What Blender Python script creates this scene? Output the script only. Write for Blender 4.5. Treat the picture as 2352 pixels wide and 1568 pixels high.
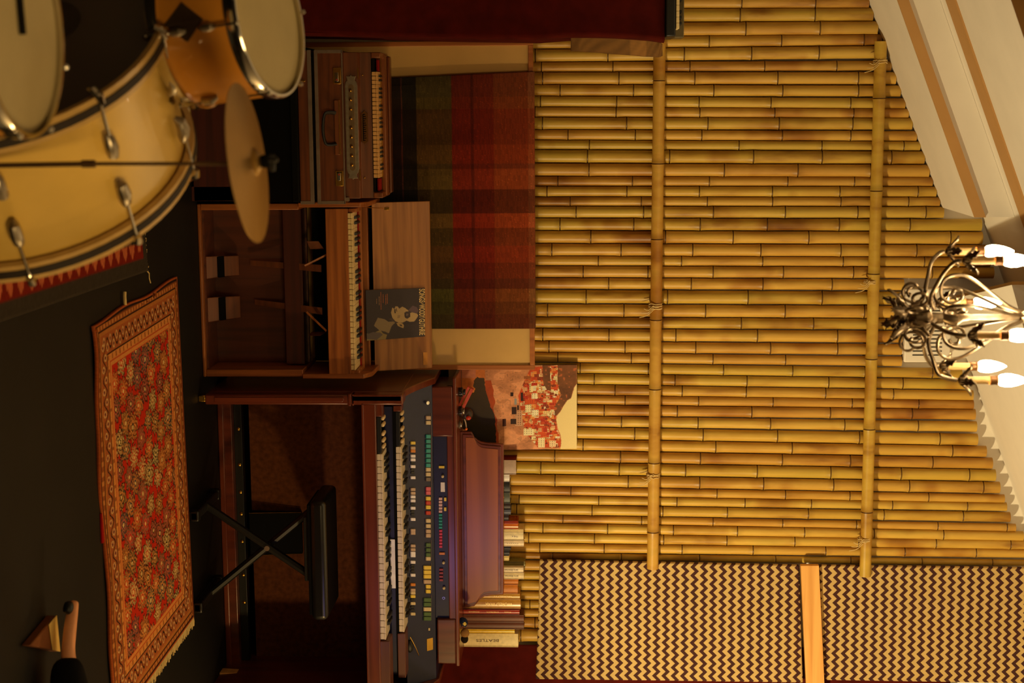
import bpy, math, random
import numpy as np
from mathutils import Vector, Matrix

for o in list(bpy.data.objects):
    bpy.data.objects.remove(o)
S = bpy.context.scene
COL = S.collection
R = math.radians

# ---------------------------------------------------------------- camera (held upright on its side: photo right = up)
CX, CY, CZ = 0.0, 0.0, 1.63
FPX = 3640.0
YAW, PITCH = R(8.5), R(2.85)
CAM = Vector((CX, CY, CZ))
vF = Vector((math.sin(YAW)*math.cos(PITCH), math.cos(YAW)*math.cos(PITCH), -math.sin(PITCH)))
vU = Vector((math.sin(YAW)*math.sin(PITCH), math.cos(YAW)*math.sin(PITCH), math.cos(PITCH)))
vR = Vector((math.cos(YAW), -math.sin(YAW), 0))
cd = bpy.data.cameras.new('camera')
cam = bpy.data.objects.new('camera', cd)
COL.objects.link(cam)
M3 = Matrix((vU, -vR, -vF)).transposed()
cam.matrix_world = Matrix.Translation(CAM) @ M3.to_4x4()
cd.sensor_width = 36.0
cd.lens = 36.0*FPX/2352.0
cd.clip_start = 0.05
cd.dof.use_dof = True
cd.dof.focus_distance = 6.8
cd.dof.aperture_fstop = 4.0
S.camera = cam

# ---------------------------------------------------------------- world, lights, exposure
w = bpy.data.worlds.new('world'); S.world = w
w.use_nodes = True
w.node_tree.nodes['Background'].inputs[0].default_value = (1.0, 0.62, 0.33, 1)
w.node_tree.nodes['Background'].inputs[1].default_value = 0.012
S.view_settings.view_transform = 'Standard'
S.view_settings.look = 'None'
S.view_settings.gamma = 1.0
S.view_settings.exposure = 0.0

def lamp(name, kind, loc, energy, color, radius=0.1, target=None, size=None, spot=None, spread=180):
    d = bpy.data.lights.new(name, kind)
    d.energy = energy; d.color = color
    if kind in ('POINT', 'SPOT'): d.shadow_soft_size = radius
    if kind == 'AREA': d.size = size or 0.5; d.spread = R(spread)
    if kind == 'SPOT': d.spot_size = spot or R(60); d.spot_blend = 0.6
    o = bpy.data.objects.new(name, d); COL.objects.link(o)
    o.location = loc
    if target is not None:
        o.rotation_euler = (Vector(target)-Vector(loc)).to_track_quat('-Z', 'Y').to_euler()
    return o
# standing lamp out of frame to the right, low: throws the pole shadows upward and to the left
lamp('standing_lamp_light', 'POINT', (3.75, 4.6, 1.12), 75, (1.0, 0.66, 0.25), 0.07)
lamp('lamp_uplight', 'SPOT', (3.70, 4.6, 1.30), 385, (1.0, 0.80, 0.43), 0.06, target=(1.35, 7.2, 3.9), spot=R(88))
# added soft warm fill, above and right of the camera, aimed at the drums
lamp('drum_fill_light', 'AREA', (1.6, 0.3, 2.3), 9, (1.0, 0.66, 0.26), size=1.0, target=(-0.25, 3.6, 0.5), spread=75)
# weak cool light added for the organ keyboards, its source unseen
lamp('cool_key_light', 'AREA', (2.45, 5.45, 0.98), 0.20, (0.40, 0.34, 1.0), size=0.30, target=(1.80, 6.5, 0.86), spread=60)

# ---------------------------------------------------------------- measuring: a pixel of the photo to a point of the room
def ray(px, py):
    return vF + vR*((py-784.0)/FPX) + vU*((px-1176.0)/FPX)
def at(px, py, Y):
    d = ray(px, py); return CAM + d*((Y-CY)/d.y)
def atz(px, py, z=0.0):
    d = ray(px, py); return CAM + d*((z-CZ)/d.z)
def atd(px, py, D):
    return CAM + ray(px, py)*D
def XA(py, Y, px=1000): return at(px, py, Y).x
def ZA(px, Y, py=1000): return at(px, py, Y).z

# ---------------------------------------------------------------- helpers
class MB:
    def __init__(s): s.v = []; s.f = []; s.cols = None; s.uv = None
    def add(s, vs, fs):
        n = len(s.v); s.v += [tuple(p) for p in vs]; s.f += [tuple(i+n for i in f) for f in fs]; return s
    def box(s, x0, x1, y0, y1, z0, z1):
        return s.add([(x0,y0,z0),(x1,y0,z0),(x1,y1,z0),(x0,y1,z0),(x0,y0,z1),(x1,y0,z1),(x1,y1,z1),(x0,y1,z1)],
              [(0,3,2,1),(4,5,6,7),(0,1,5,4),(1,2,6,5),(2,3,7,6),(3,0,4,7)])
    def hexa(s, p):  # 8 points bottom 4 then top 4
        return s.add(p, [(0,3,2,1),(4,5,6,7),(0,1,5,4),(1,2,6,5),(2,3,7,6),(3,0,4,7)])
    def prism(s, poly, f0, f1):  # poly list of 2d, f0/f1 map 2d->3d
        n = len(poly)
        vs = [f0(p) for p in poly] + [f1(p) for p in poly]
        fs = [tuple(range(n))[::-1], tuple(range(n, 2*n))]
        for i in range(n):
            j = (i+1) % n; fs.append((i, j, j+n, i+n))
        return s.add(vs, fs)
    def px(s, poly, x0, x1): return s.prism(poly, lambda p: (x0, p[0], p[1]), lambda p: (x1, p[0], p[1]))  # poly in (y,z)
    def py(s, poly, y0, y1): return s.prism(poly, lambda p: (p[0], y0, p[1]), lambda p: (p[0], y1, p[1]))  # poly in (x,z)
    def pz(s, poly, z0, z1): return s.prism(poly, lambda p: (p[0], p[1], z0), lambda p: (p[0], p[1], z1))
    def tube(s, pts, rad, n=12, cap=True, flat=None):
        pts = [Vector(p) for p in pts]; m = len(pts)
        if not hasattr(rad, '__len__'): rad = [rad]*m
        T = []
        for i in range(m):
            a = pts[max(i-1,0)]; b = pts[min(i+1,m-1)]
            t = (b-a); T.append(t.normalized() if t.length > 1e-9 else Vector((0,0,1)))
        u = T[0].orthogonal().normalized()
        vs = []
        for i in range(m):
            u = (u - T[i]*u.dot(T[i])).normalized(); v = T[i].cross(u)
            for k in range(n):
                a = 2*math.pi*k/n
                vs.append(pts[i] + u*(rad[i]*math.cos(a)) + v*(rad[i]*math.sin(a)*(flat or 1)))
        fs = []
        for i in range(m-1):
            for k in range(n):
                k2 = (k+1) % n
                fs.append((i*n+k, i*n+k2, (i+1)*n+k2, (i+1)*n+k))
        if cap:
            fs.append(tuple(range(n))[::-1]); fs.append(tuple(range((m-1)*n, m*n)))
        return s.add(vs, fs)
    def cyl(s, a, b, r, n=16, r2=None): return s.tube([a, b], [r, r if r2 is None else r2], n)
    def lathe(s, prof, c, ax=(0,0,1), n=32):
        c = Vector(c); ax = Vector(ax).normalized()
        u = ax.orthogonal().normalized(); v = ax.cross(u)
        vs = []; m = len(prof)
        for (r, h) in prof:
            for k in range(n):
                a = 2*math.pi*k/n
                vs.append(c + ax*h + u*(max(r,1e-5)*math.cos(a)) + v*(max(r,1e-5)*math.sin(a)))
        fs = []
        for i in range(m-1):
            for k in range(n):
                k2 = (k+1) % n
                fs.append((i*n+k, i*n+k2, (i+1)*n+k2, (i+1)*n+k))
        return s.add(vs, fs)
    def ball(s, c, r, n=16, sq=(1,1,1)):
        c = Vector(c); m = n//2; vs = []; fs = []
        for i in range(m+1):
            t = math.pi*i/m
            for k in range(n):
                a = 2*math.pi*k/n
                vs.append((c.x+r*sq[0]*math.sin(t)*math.cos(a), c.y+r*sq[1]*math.sin(t)*math.sin(a), c.z+r*sq[2]*math.cos(t)))
        for i in range(m):
            for k in range(n):
                k2 = (k+1) % n; fs.append((i*n+k, (i+1)*n+k, (i+1)*n+k2, i*n+k2))
        return s.add(vs, fs)
    def build(s, name, mat, parent=None, bev=0.0, sharp=35, smooth=True, seg=2, origin=None, **props):
        if parent is not None: og = Vector(parent['_o']) if '_o' in parent else Vector((0,0,0))
        else:
            if origin is None:
                a = np.array(s.v); og = Vector(((a[:,0].min()+a[:,0].max())/2, (a[:,1].min()+a[:,1].max())/2, a[:,2].min()))
            else: og = Vector(origin)
        me = bpy.data.meshes.new(name)
        me.from_pydata([(p[0]-og.x, p[1]-og.y, p[2]-og.z) for p in s.v], [], s.f)
        me.validate(); 
        import bmesh
        bm = bmesh.new(); bm.from_mesh(me)
        bmesh.ops.recalc_face_normals(bm, faces=bm.faces); bm.to_mesh(me); bm.free()
        if smooth:
            me.shade_smooth(); me.set_sharp_from_angle(angle=R(sharp))
        if mat: me.materials.append(mat)
        o = bpy.data.objects.new(name, me); COL.objects.link(o)
        o['_o'] = [og.x, og.y, og.z]
        if parent is not None: o.parent = parent
        else: o.location = og
        if bev > 0:
            b = o.modifiers.new('bevel', 'BEVEL'); b.width = bev; b.segments = seg; b.limit_method = 'ANGLE'; b.angle_limit = R(40)
        for k, v in props.items(): o[k] = v
        return o
def thing(name, label, cat, loc, group=None):
    o = bpy.data.objects.new(name, None); COL.objects.link(o)
    o.location = loc; o['_o'] = list(loc); o.empty_display_size = 0.05
    o['label'] = label; o['category'] = cat
    if group: o['group'] = group
    return o
def tag(o, label, cat, group=None, kind=None):
    o['label'] = label; o['category'] = cat
    if group: o['group'] = group
    if kind: o['kind'] = kind
    return o
def struct(o): o['kind'] = 'structure'; return o
def spline(P, n=8):
    P = [Vector(p) for p in P]; out = []
    for i in range(len(P)-1):
        p0 = P[max(i-1,0)]; p1 = P[i]; p2 = P[i+1]; p3 = P[min(i+2,len(P)-1)]
        for k in range(n):
            t = k/n
            out.append(0.5*((2*p1)+(-p0+p2)*t+(2*p0-5*p1+4*p2-p3)*t*t+(-p0+3*p1-3*p2+p3)*t**3))
    out.append(P[-1]); return out
def grid(name, nx, ny, pos, col, mat, parent=None, thick=0.0, **props):
    """pos(u,v)->point, col(U,V arrays)->rgb array; colours are the thing's own pattern."""
    us = np.linspace(0,1,nx+1); vs = np.linspace(0,1,ny+1)
    U, V = np.meshgrid(us, vs)
    pts = [pos(u, v) for v in vs for u in us]
    m = MB(); m.v = [tuple(p) for p in pts]
    m.f = [(j*(nx+1)+i, j*(nx+1)+i+1, (j+1)*(nx+1)+i+1, (j+1)*(nx+1)+i) for j in range(ny) for i in range(nx)]
    o = m.build(name, mat, parent, sharp=80, **props)
    if col is not None:
        c = col(U, V).reshape(-1, 3)
        a = o.data.color_attributes.new('pat', 'FLOAT_COLOR', 'POINT')
        buf = np.ones((len(pts), 4), dtype=np.float32); buf[:, :3] = c
        a.data.foreach_set('color', buf.ravel())
    if thick:
        q = o.modifiers.new('solid', 'SOLIDIFY'); q.thickness = thick; q.offset = -1
    return o
def text(name, body, size, mat, parent, loc, rot=(math.pi/2,0,0), ext=0.0006, sx=1.0, align='CENTER', offset=0.0):
    cu = bpy.data.curves.new(name, 'FONT'); cu.body = body; cu.size = size; cu.extrude = ext
    cu.align_x = align; cu.align_y = 'CENTER'; cu.resolution_u = 4; cu.offset = offset
    t = bpy.data.objects.new(name, cu); COL.objects.link(t)
    bpy.context.view_layer.update()
    me = bpy.data.meshes.new_from_object(t)
    bpy.data.objects.remove(t)
    me.transform(Matrix.Diagonal((sx,1,1,1)))
    me.materials.clear(); me.materials.append(mat)
    o = bpy.data.objects.new(name, me); COL.objects.link(o)
    og = Vector(parent['_o']) if parent is not None else Vector((0,0,0))
    o.location = Vector(loc)-og; o.rotation_euler = rot
    o['_o'] = list(loc)
    if parent is not None: o.parent = parent
    return o
def bx(name, mat, parent, x0,x1,y0,y1,z0,z1, bev=0.002, **k):
    return MB().box(min(x0,x1),max(x0,x1),min(y0,y1),max(y0,y1),min(z0,z1),max(z0,z1)).build(name, mat, parent, bev=bev, **k)

# ---------------------------------------------------------------- materials
def srgb(c):
    f = lambda x: (x/255.0)/12.92 if x/255.0 <= 0.04045 else ((x/255.0+0.055)/1.055)**2.4
    return (f(c[0]), f(c[1]), f(c[2]), 1.0)
def newmat(name):
    m = bpy.data.materials.new(name); m.use_nodes = True
    nt = m.node_tree; b = nt.nodes['Principled BSDF']
    return m, nt, b
def N(nt, t, **k):
    n = nt.nodes.new(t)
    for a, v in k.items(): setattr(n, a, v)
    return n
def ramp(nt, stops, interp='LINEAR'):
    r = N(nt, 'ShaderNodeValToRGB'); r.color_ramp.interpolation = interp
    e = r.color_ramp.elements
    while len(e) < len(stops): e.new(0.5)
    for i, (p, c) in enumerate(stops):
        e[i].position = p; e[i].color = c if len(c) == 4 else (*c, 1)
    return r
def plain(name, c, rough=0.5, metal=0.0, var=0.12, scale=30, bump=0.0, coat=0.0, emit=None, es=0.0, alpha=None, trans=0.0):
    m, nt, b = newmat(name)
    c = srgb(c)
    tc = N(nt, 'ShaderNodeTexCoord'); no = N(nt, 'ShaderNodeTexNoise')
    no.inputs['Scale'].default_value = scale; no.inputs['Detail'].default_value = 4
    nt.links.new(tc.outputs['Object'], no.inputs['Vector'])
    r = ramp(nt, [(0.3, tuple(x*(1-var) for x in c[:3])), (0.7, tuple(min(1, x*(1+var)) for x in c[:3]))])
    nt.links.new(no.outputs['Fac'], r.inputs['Fac']); nt.links.new(r.outputs['Color'], b.inputs['Base Color'])
    b.inputs['Roughness'].default_value = rough; b.inputs['Metallic'].default_value = metal
    b.inputs['Coat Weight'].default_value = coat
    b.inputs['Specular IOR Level'].default_value = 0.12 if rough >= .8 else (0.3 if rough >= .55 else 0.5)
    if trans: b.inputs['Transmission Weight'].default_value = trans
    if bump:
        bn = N(nt, 'ShaderNodeBump'); bn.inputs['Strength'].default_value = bump; bn.inputs['Distance'].default_value = 0.003
        nt.links.new(no.outputs['Fac'], bn.inputs['Height']); nt.links.new(bn.outputs['Normal'], b.inputs['Normal'])
    if emit:
        b.inputs['Emission Color'].default_value = srgb(emit); b.inputs['Emission Strength'].default_value = es
    return m
def wood(name, c1, c2, axis='x', scale=1.0, rough=0.35, coat=0.2, strength=1.0):
    """grain runs along axis"""
    m, nt, b = newmat(name)
    tc = N(nt, 'ShaderNodeTexCoord'); mp = N(nt, 'ShaderNodeMapping')
    s = {'x': (1.2, 22, 22), 'y': (22, 1.2, 22), 'z': (22, 22, 1.2)}[axis]
    mp.inputs['Scale'].default_value = tuple(q*scale for q in s)
    nt.links.new(tc.outputs['Object'], mp.inputs['Vector'])
    n1 = N(nt, 'ShaderNodeTexNoise'); n1.inputs['Scale'].default_value = 1.7; n1.inputs['Detail'].default_value = 6; n1.inputs['Distortion'].default_value = 1.2
    nt.links.new(mp.outputs['Vector'], n1.inputs['Vector'])
    wv = N(nt, 'ShaderNodeTexWave'); wv.inputs['Scale'].default_value = 0.5; wv.inputs['Distortion'].default_value = 9; wv.inputs['Detail'].default_value = 3
    wv.bands_direction = {'x':'Z','y':'Z','z':'X'}[axis]
    nt.links.new(mp.outputs['Vector'], wv.inputs['Vector'])
    mx = N(nt, 'ShaderNodeMath', operation='MULTIPLY_ADD'); mx.inputs[1].default_value = 0.16
    nt.links.new(wv.outputs['Fac'], mx.inputs[0]); nt.links.new(n1.outputs['Fac'], mx.inputs[2])
    c1, c2 = srgb(c1), srgb(c2)
    r = ramp(nt, [(0.36, c1), (0.70, c2)])
    nt.links.new(mx.outputs[0], r.inputs['Fac']); nt.links.new(r.outputs['Color'], b.inputs['Base Color'])
    b.inputs['Roughness'].default_value = rough; b.inputs['Coat Weight'].default_value = coat
    b.inputs['Coat Roughness'].default_value = 0.25
    bn = N(nt, 'ShaderNodeBump'); bn.inputs['Strength'].default_value = 0.15; bn.inputs['Distance'].default_value = 0.002
    nt.links.new(mx.outputs[0], bn.inputs['Height']); nt.links.new(bn.outputs['Normal'], b.inputs['Normal'])
    return m
def attrmat(name, rough=0.85, noise=0.25, nscale=300, bump=0.3, sheen=0.0, spec=0.3):
    m, nt, b = newmat(name)
    a = N(nt, 'ShaderNodeAttribute', attribute_name='pat')
    tc = N(nt, 'ShaderNodeTexCoord'); no = N(nt, 'ShaderNodeTexNoise'); no.inputs['Scale'].default_value = nscale
    nt.links.new(tc.outputs['Object'], no.inputs['Vector'])
    mr = N(nt, 'ShaderNodeMapRange'); mr.inputs[3].default_value = 1-noise; mr.inputs[4].default_value = 1+noise
    nt.links.new(no.outputs['Fac'], mr.inputs[0])
    mx = N(nt, 'ShaderNodeVectorMath', operation='SCALE')
    nt.links.new(a.outputs['Color'], mx.inputs[0]); nt.links.new(mr.outputs[0], mx.inputs['Scale'])
    nt.links.new(mx.outputs[0], b.inputs['Base Color']); b.inputs['Roughness'].default_value = rough
    b.inputs['Specular IOR Level'].default_value = spec
    if bump:
        bn = N(nt, 'ShaderNodeBump'); bn.inputs['Strength'].default_value = bump; bn.inputs['Distance'].default_value = 0.002
        nt.links.new(no.outputs['Fac'], bn.inputs['Height']); nt.links.new(bn.outputs['Normal'], b.inputs['Normal'])
    return m
def lin(*c): return np.array(srgb(c)[:3])

# ================================================================ materials in use
M_floor = plain('black_floor_paint', (12, 10, 8), 0.6, var=0.5, scale=3.0, bump=0.05)
M_cream = plain('cream_plaster', (240, 232, 220), 0.8, var=0.03, scale=6)
M_trim = plain('tan_trim_paint', (196, 150, 92), 0.7, var=0.04, scale=8)
M_brownpaint_shade = plain('brown_paint_and_shade', (120, 84, 40), 0.8, var=0.06, scale=8)  # brown of the near beam; also stands for shade on the lower ceiling's side
M_white = plain('white_plastic', (235, 226, 214), 0.4, var=0.02)
M_dark = plain('black_void', (10, 9, 8), 0.8)
M_blackp = plain('black_plastic', (13, 12, 12), 0.45)
M_blackcloth = plain('black_cloth', (9, 7, 6), 0.98)
M_redcloth = plain('dark_red_cloth', (76, 16, 10), 0.95, var=0.25, scale=14, bump=0.1)
M_silver = plain('brushed_metal', (170, 160, 145), 0.38, metal=1.0, var=0.15, scale=60)
M_chrome = plain('chrome', (215, 210, 200), 0.12, metal=1.0, var=0.02)
M_brass = plain('brass', (205, 160, 70), 0.25, metal=1.0, var=0.08)
M_iron = plain('antiqued_silver_iron', (150, 132, 108), 0.32, metal=1.0, var=0.35, scale=40, bump=0.2)
M_alu = plain('grey_edging', (128, 112, 100), 0.5, metal=0.5, var=0.12)

def bamboo_mat(name, warm=1.0):
    m, nt, b = newmat(name)
    tc = N(nt, 'ShaderNodeTexCoord'); oi = N(nt, 'ShaderNodeObjectInfo')
    ofs = N(nt, 'ShaderNodeVectorMath', operation='SCALE'); ofs.inputs[0].default_value = (17.0, 31.0, 53.0)
    nt.links.new(oi.outputs['Random'], ofs.inputs['Scale'])
    ad = N(nt, 'ShaderNodeVectorMath', operation='ADD')
    nt.links.new(tc.outputs['Object'], ad.inputs[0]); nt.links.new(ofs.outputs[0], ad.inputs[1])
    mp = N(nt, 'ShaderNodeMapping'); mp.inputs['Scale'].default_value = (14, 14, 3.2)
    nt.links.new(ad.outputs[0], mp.inputs['Vector'])
    n1 = N(nt, 'ShaderNodeTexNoise'); n1.inputs['Scale'].default_value = 1.0; n1.inputs['Detail'].default_value = 5
    nt.links.new(mp.outputs['Vector'], n1.inputs['Vector'])
    r1 = ramp(nt, [(0.25, srgb((150, 104, 40))), (0.40, srgb((194, 154, 70))), (0.55, srgb((208, 172, 84))), (0.78, srgb((190, 162, 74)))])
    nt.links.new(n1.outputs['Fac'], r1.inputs['Fac'])
    # per pole tone
    r2 = ramp(nt, [(0.0, srgb((230, 208, 176))), (0.25, srgb((255, 250, 225))), (0.5, srgb((238, 236, 190))), (0.75, srgb((255, 244, 214))), (1.0, srgb((236, 214, 186)))])
    nt.links.new(oi.outputs['Random'], r2.inputs['Fac'])
    mx = N(nt, 'ShaderNodeMix', data_type='RGBA', blend_type='MULTIPLY'); mx.inputs['Factor'].default_value = 1
    nt.links.new(r1.outputs['Color'], mx.inputs['A']); nt.links.new(r2.outputs['Color'], mx.inputs['B'])
    # burnt blotches
    n2 = N(nt, 'ShaderNodeTexNoise'); n2.inputs['Scale'].default_value = 2.6; n2.inputs['Detail'].default_value = 3
    nt.links.new(ad.outputs[0], n2.inputs['Vector'])
    r3 = ramp(nt, [(0.56, (1,1,1,1)), (0.64, (0.72, 0.58, 0.42, 1)), (0.74, (0.42, 0.26, 0.14, 1))])
    nt.links.new(n2.outputs['Fac'], r3.inputs['Fac'])
    m2 = N(nt, 'ShaderNodeMix', data_type='RGBA', blend_type='MULTIPLY'); m2.inputs['Factor'].default_value = 1
    nt.links.new(mx.outputs['Result'], m2.inputs['A']); nt.links.new(r3.outputs['Color'], m2.inputs['B'])
    at_ = N(nt, 'ShaderNodeAttribute', attribute_name='node')
    m3 = N(nt, 'ShaderNodeMix', data_type='RGBA'); m3.inputs['B'].default_value = srgb((70, 40, 14))
    nt.links.new(at_.outputs['Fac'], m3.inputs['Factor']); nt.links.new(m2.outputs['Result'], m3.inputs['A'])
    nt.links.new(m3.outputs['Result'], b.inputs['Base Color'])
    b.inputs['Roughness'].default_value = 0.42; b.inputs['Specular IOR Level'].default_value = 0.4
    return m
M_bamboo = bamboo_mat('bamboo')
M_crossb = bamboo_mat('bamboo_cross')

# ================================================================ setting
WY = 7.20
ROOMX0, ROOMX1 = -2.6, 4.6
struct(bx('floor', M_floor, None, ROOMX0, ROOMX1, -1.6, WY+0.1, -0.1, 0.0, bev=0))
struct(bx('wall_back', M_cream, None, ROOMX0, ROOMX1, WY, WY+0.1, 0.0, 4.3, bev=0))
struct(bx('wall_left', M_cream, None, ROOMX0-0.1, ROOMX0, -1.6, WY, 0.0, 4.3, bev=0))
struct(bx('wall_right', M_cream, None, ROOMX1, ROOMX1+0.1, -1.6, WY, 0.0, 4.6, bev=0))
a = at(2254, 498, WY); b = at(2352, 780, WY)
SL = (b.z-a.z)/(b.x-a.x)
def ceilA(x, A=a.copy(), SL=SL): return A.z + SL*(x-A.x)
MB().hexa([(ROOMX0,-1.6,ceilA(ROOMX0)),(ROOMX1,-1.6,ceilA(ROOMX1)),(ROOMX1,WY,ceilA(ROOMX1)),(ROOMX0,WY,ceilA(ROOMX0)),
           (ROOMX0,-1.6,ceilA(ROOMX0)+.1),(ROOMX1,-1.6,ceilA(ROOMX1)+.1),(ROOMX1,WY,ceilA(ROOMX1)+.1),(ROOMX0,WY,ceilA(ROOMX0)+.1)]).build('ceiling', M_cream)['kind'] = 'structure'
def ray_plane(px, py, zf, n=60):  # intersection with z = zf(x) (linear)
    d = ray(px, py); z0 = zf(0.0); s = zf(1.0)-zf(0.0)
    t = (z0 + s*CAM.x - CAM.z)/(d.z - s*d.x)
    return CAM + d*t
# boxed soffit along the left of the back wall
p0 = at(1990, 0, WY); p1 = at(2160, 475, WY); s1 = (p1.z-p0.z)/(p1.x-p0.x)
box1 = lambda x, P=p0.copy(), s1=s1: P.z + s1*(x-P.x)
q = ray_plane(2060, 0, box1); YB = q.y
xe1, xe2 = p1.x, ray_plane(2235, 498, box1).x
m = MB().hexa([(ROOMX0,YB,box1(ROOMX0)),(xe2,YB,box1(xe2)),(xe1,WY-.001,box1(xe1)),(ROOMX0,WY-.001,box1(ROOMX0)),
               (ROOMX0,YB,ceilA(ROOMX0)-.001),(xe2,YB,ceilA(xe2)-.001),(xe1,WY-.001,ceilA(xe1)-.001),(ROOMX0,WY-.001,ceilA(ROOMX0)-.001)])
struct(m.build('trim_1', M_cream))
def band(name, y, zlo, h, xr, d=0.012):
    m = MB().hexa([(ROOMX0,y-d,zlo(ROOMX0)),(xr,y-d,zlo(xr)),(xr,y,zlo(xr)),(ROOMX0,y,zlo(ROOMX0)),
                   (ROOMX0,y-d,zlo(ROOMX0)+h),(xr,y-d,zlo(xr)+h),(xr,y,zlo(xr)+h),(ROOMX0,y,zlo(ROOMX0)+h)])
    struct(m.build(name, M_trim))
band('trim_2', YB, box1, 0.045, xe2)
ya_, yb_ = ray_plane(2176, 0, ceilA).y, ray_plane(2197, 0, ceilA).y
struct(MB().hexa([(ROOMX0,yb_,ceilA(ROOMX0)-.008),(3.2,yb_,ceilA(3.2)-.008),(3.2,ya_,ceilA(3.2)-.008),(ROOMX0,ya_,ceilA(ROOMX0)-.008),(ROOMX0,yb_,ceilA(ROOMX0)),(3.2,yb_,ceilA(3.2)),(3.2,ya_,ceilA(3.2)),(ROOMX0,ya_,ceilA(ROOMX0))]).build('trim_3', M_trim))
# a second beam nearer the camera, its brown face at the frame corner
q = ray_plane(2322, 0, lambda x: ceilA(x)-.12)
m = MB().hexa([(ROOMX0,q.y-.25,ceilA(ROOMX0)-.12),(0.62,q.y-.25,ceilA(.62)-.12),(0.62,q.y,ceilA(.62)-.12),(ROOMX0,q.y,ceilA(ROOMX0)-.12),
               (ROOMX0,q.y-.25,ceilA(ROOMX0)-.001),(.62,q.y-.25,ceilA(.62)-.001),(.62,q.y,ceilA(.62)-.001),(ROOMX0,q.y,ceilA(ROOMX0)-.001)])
struct(m.build('trim_6', M_brownpaint_shade))
# lower ceiling section on the right
c0 = at(2240, 880, WY); c1 = at(2352, 1190, WY); s2 = (c1.z-c0.z)/(c1.x-c0.x)
cB = lambda x, P=c0.copy(), s2=s2: P.z + s2*(x-P.x)
k1 = at(2206, 690, WY-.001); k2 = ray_plane(2324, 654, cB); k3 = ray_plane(2356, 770, cB)
YF = k3.y
poly = [(k1.x, WY-.001), (k2.x, k2.y), (k3.x, k3.y), (k3.x+0.15, 2.2), (ROOMX1, 2.2), (ROOMX1, WY-.001)]
m = MB(); nP = len(poly)
vs = [(x, y, cB(x)) for x, y in poly] + [(x, y, max(ceilA(x)-.002, cB(x)+.02)) for x, y in poly]
fs = [tuple(range(nP)), tuple(range(nP, 2*nP))] + [(i, (i+1) % nP, (i+1) % nP + nP, i+nP) for i in range(nP)]
struct(m.add(vs, fs).build('trim_4', M_cream, smooth=False))
# side of that section, its shade put into the dark brown colour
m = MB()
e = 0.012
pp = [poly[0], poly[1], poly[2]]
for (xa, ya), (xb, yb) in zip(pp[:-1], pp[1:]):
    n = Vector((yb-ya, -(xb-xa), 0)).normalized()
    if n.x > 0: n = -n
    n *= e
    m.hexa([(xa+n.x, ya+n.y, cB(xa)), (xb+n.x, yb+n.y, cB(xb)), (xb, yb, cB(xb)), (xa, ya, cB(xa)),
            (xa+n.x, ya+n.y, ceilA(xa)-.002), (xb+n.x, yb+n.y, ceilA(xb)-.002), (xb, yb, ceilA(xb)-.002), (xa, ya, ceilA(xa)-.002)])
struct(m.build('trim_5', M_brownpaint_shade))

# ================================================================ bamboo wall
rnd = random.Random(7)
Lr = [-12,20.5,53.6,86,114.7,143,165,194,219.6,244,268.8,297,320,343,373,404,427,451,473,500,529,559,588,611,638.4,665,699,729.5,756,785,811,834,859,884,909,932,958,982.6,1010.7,1038,1065,1094.6,1122,1143,1165,1188,1207,1231,1255,1277,1292]
Rr = [-10,19,50.4,82.6,107,139.7,165,194,222,248,269,298,323,344,376,405,427,452,473,501,530,560,589,611.6,639,667,700.4,730,757,787,815,840,864,890,914,935,961,988.4,1017,1043,1071,1098.7,1127.7,1148,1168,1194,1212.5,1235,1257,1278.6,1297]
tops = {}
def edge(i, px):
    L, Rv = Lr[i], Rr[i]
    if px < 1700:
        return L - 8.5*max(0, (L-480)/790.0)*(1700-px)/470.0
    return L + (Rv-L)*(px-1700)/270.0*(1.0 if px < 1970 else 1.0)
BY = WY-0.032
def bamboo(p, q, r, mat, name, parent=None, step=0.33, n=14, hollow=True, jitter=True):
    p, q = Vector(p), Vector(q); d = q-p; Lh = d.length; d.normalize()
    pts = []; rad = []; nd = []
    s = rnd.uniform(0.05, step)
    def put(t, rr, k): pts.append(p+d*t); rad.append(r*rr); nd.append(k)
    put(0, 1.0, 0)
    bow = rnd.uniform(-.002, .002) if jitter else 0
    while s < Lh-0.03:
        put(s-0.030, 0.97, 0); put(s-0.009, 1.02, 0.18); put(s-0.0035, 1.07, 0.10); put(s-0.0016, 0.96, 0.9); put(s+0.0018, 0.96, 0.9); put(s+0.0036, 1.05, 0.12); put(s+0.012, 0.995, 0.16); put(s+0.035, 0.965, 0)
        mid = s + step*0.5
        if mid < Lh-0.06: put(mid, 0.96, 0)
        s += step*rnd.uniform(0.88, 1.14)
    if pts[-1] is None: pass
    put(Lh, 0.98, 0)
    if hollow:
        put(Lh, 0.74, 0.35); put(Lh-0.02, 0.72, 0.8)
    m = MB().tube(pts, rad, n)
    o = m.build(name, mat, parent, sharp=50, origin=None if parent else p)
    a_ = o.data.attributes.new('node', 'FLOAT', 'POINT')
    a_.data.foreach_set('value', np.repeat(np.array(nd, dtype=np.float32), n))
    return o
topat = lambda c: 0
def pole_top(c, i):
    if c < 490: return 2400
    T = [(515,2253),(545,2255),(574,2262),(600,2274),(626,2281),(652,2075),(682,2074),(714,2074),(744,2073),(771,2071),(800,2070),(828,2070),(853,2208),(877,2220),(905,2234),(930,2235),(953,2239),(982,2242),(1008,2244),(1033,2264),(1063,2278),(1093,2285),(1121,2295),(1144,2306),(1161,2311),(1184,2319),(1205,2332),(1226,2349)]
    if c > 1238: return 2385
    return min(T, key=lambda t: abs(t[0]-c))[1]
nP_ = 0
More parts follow.
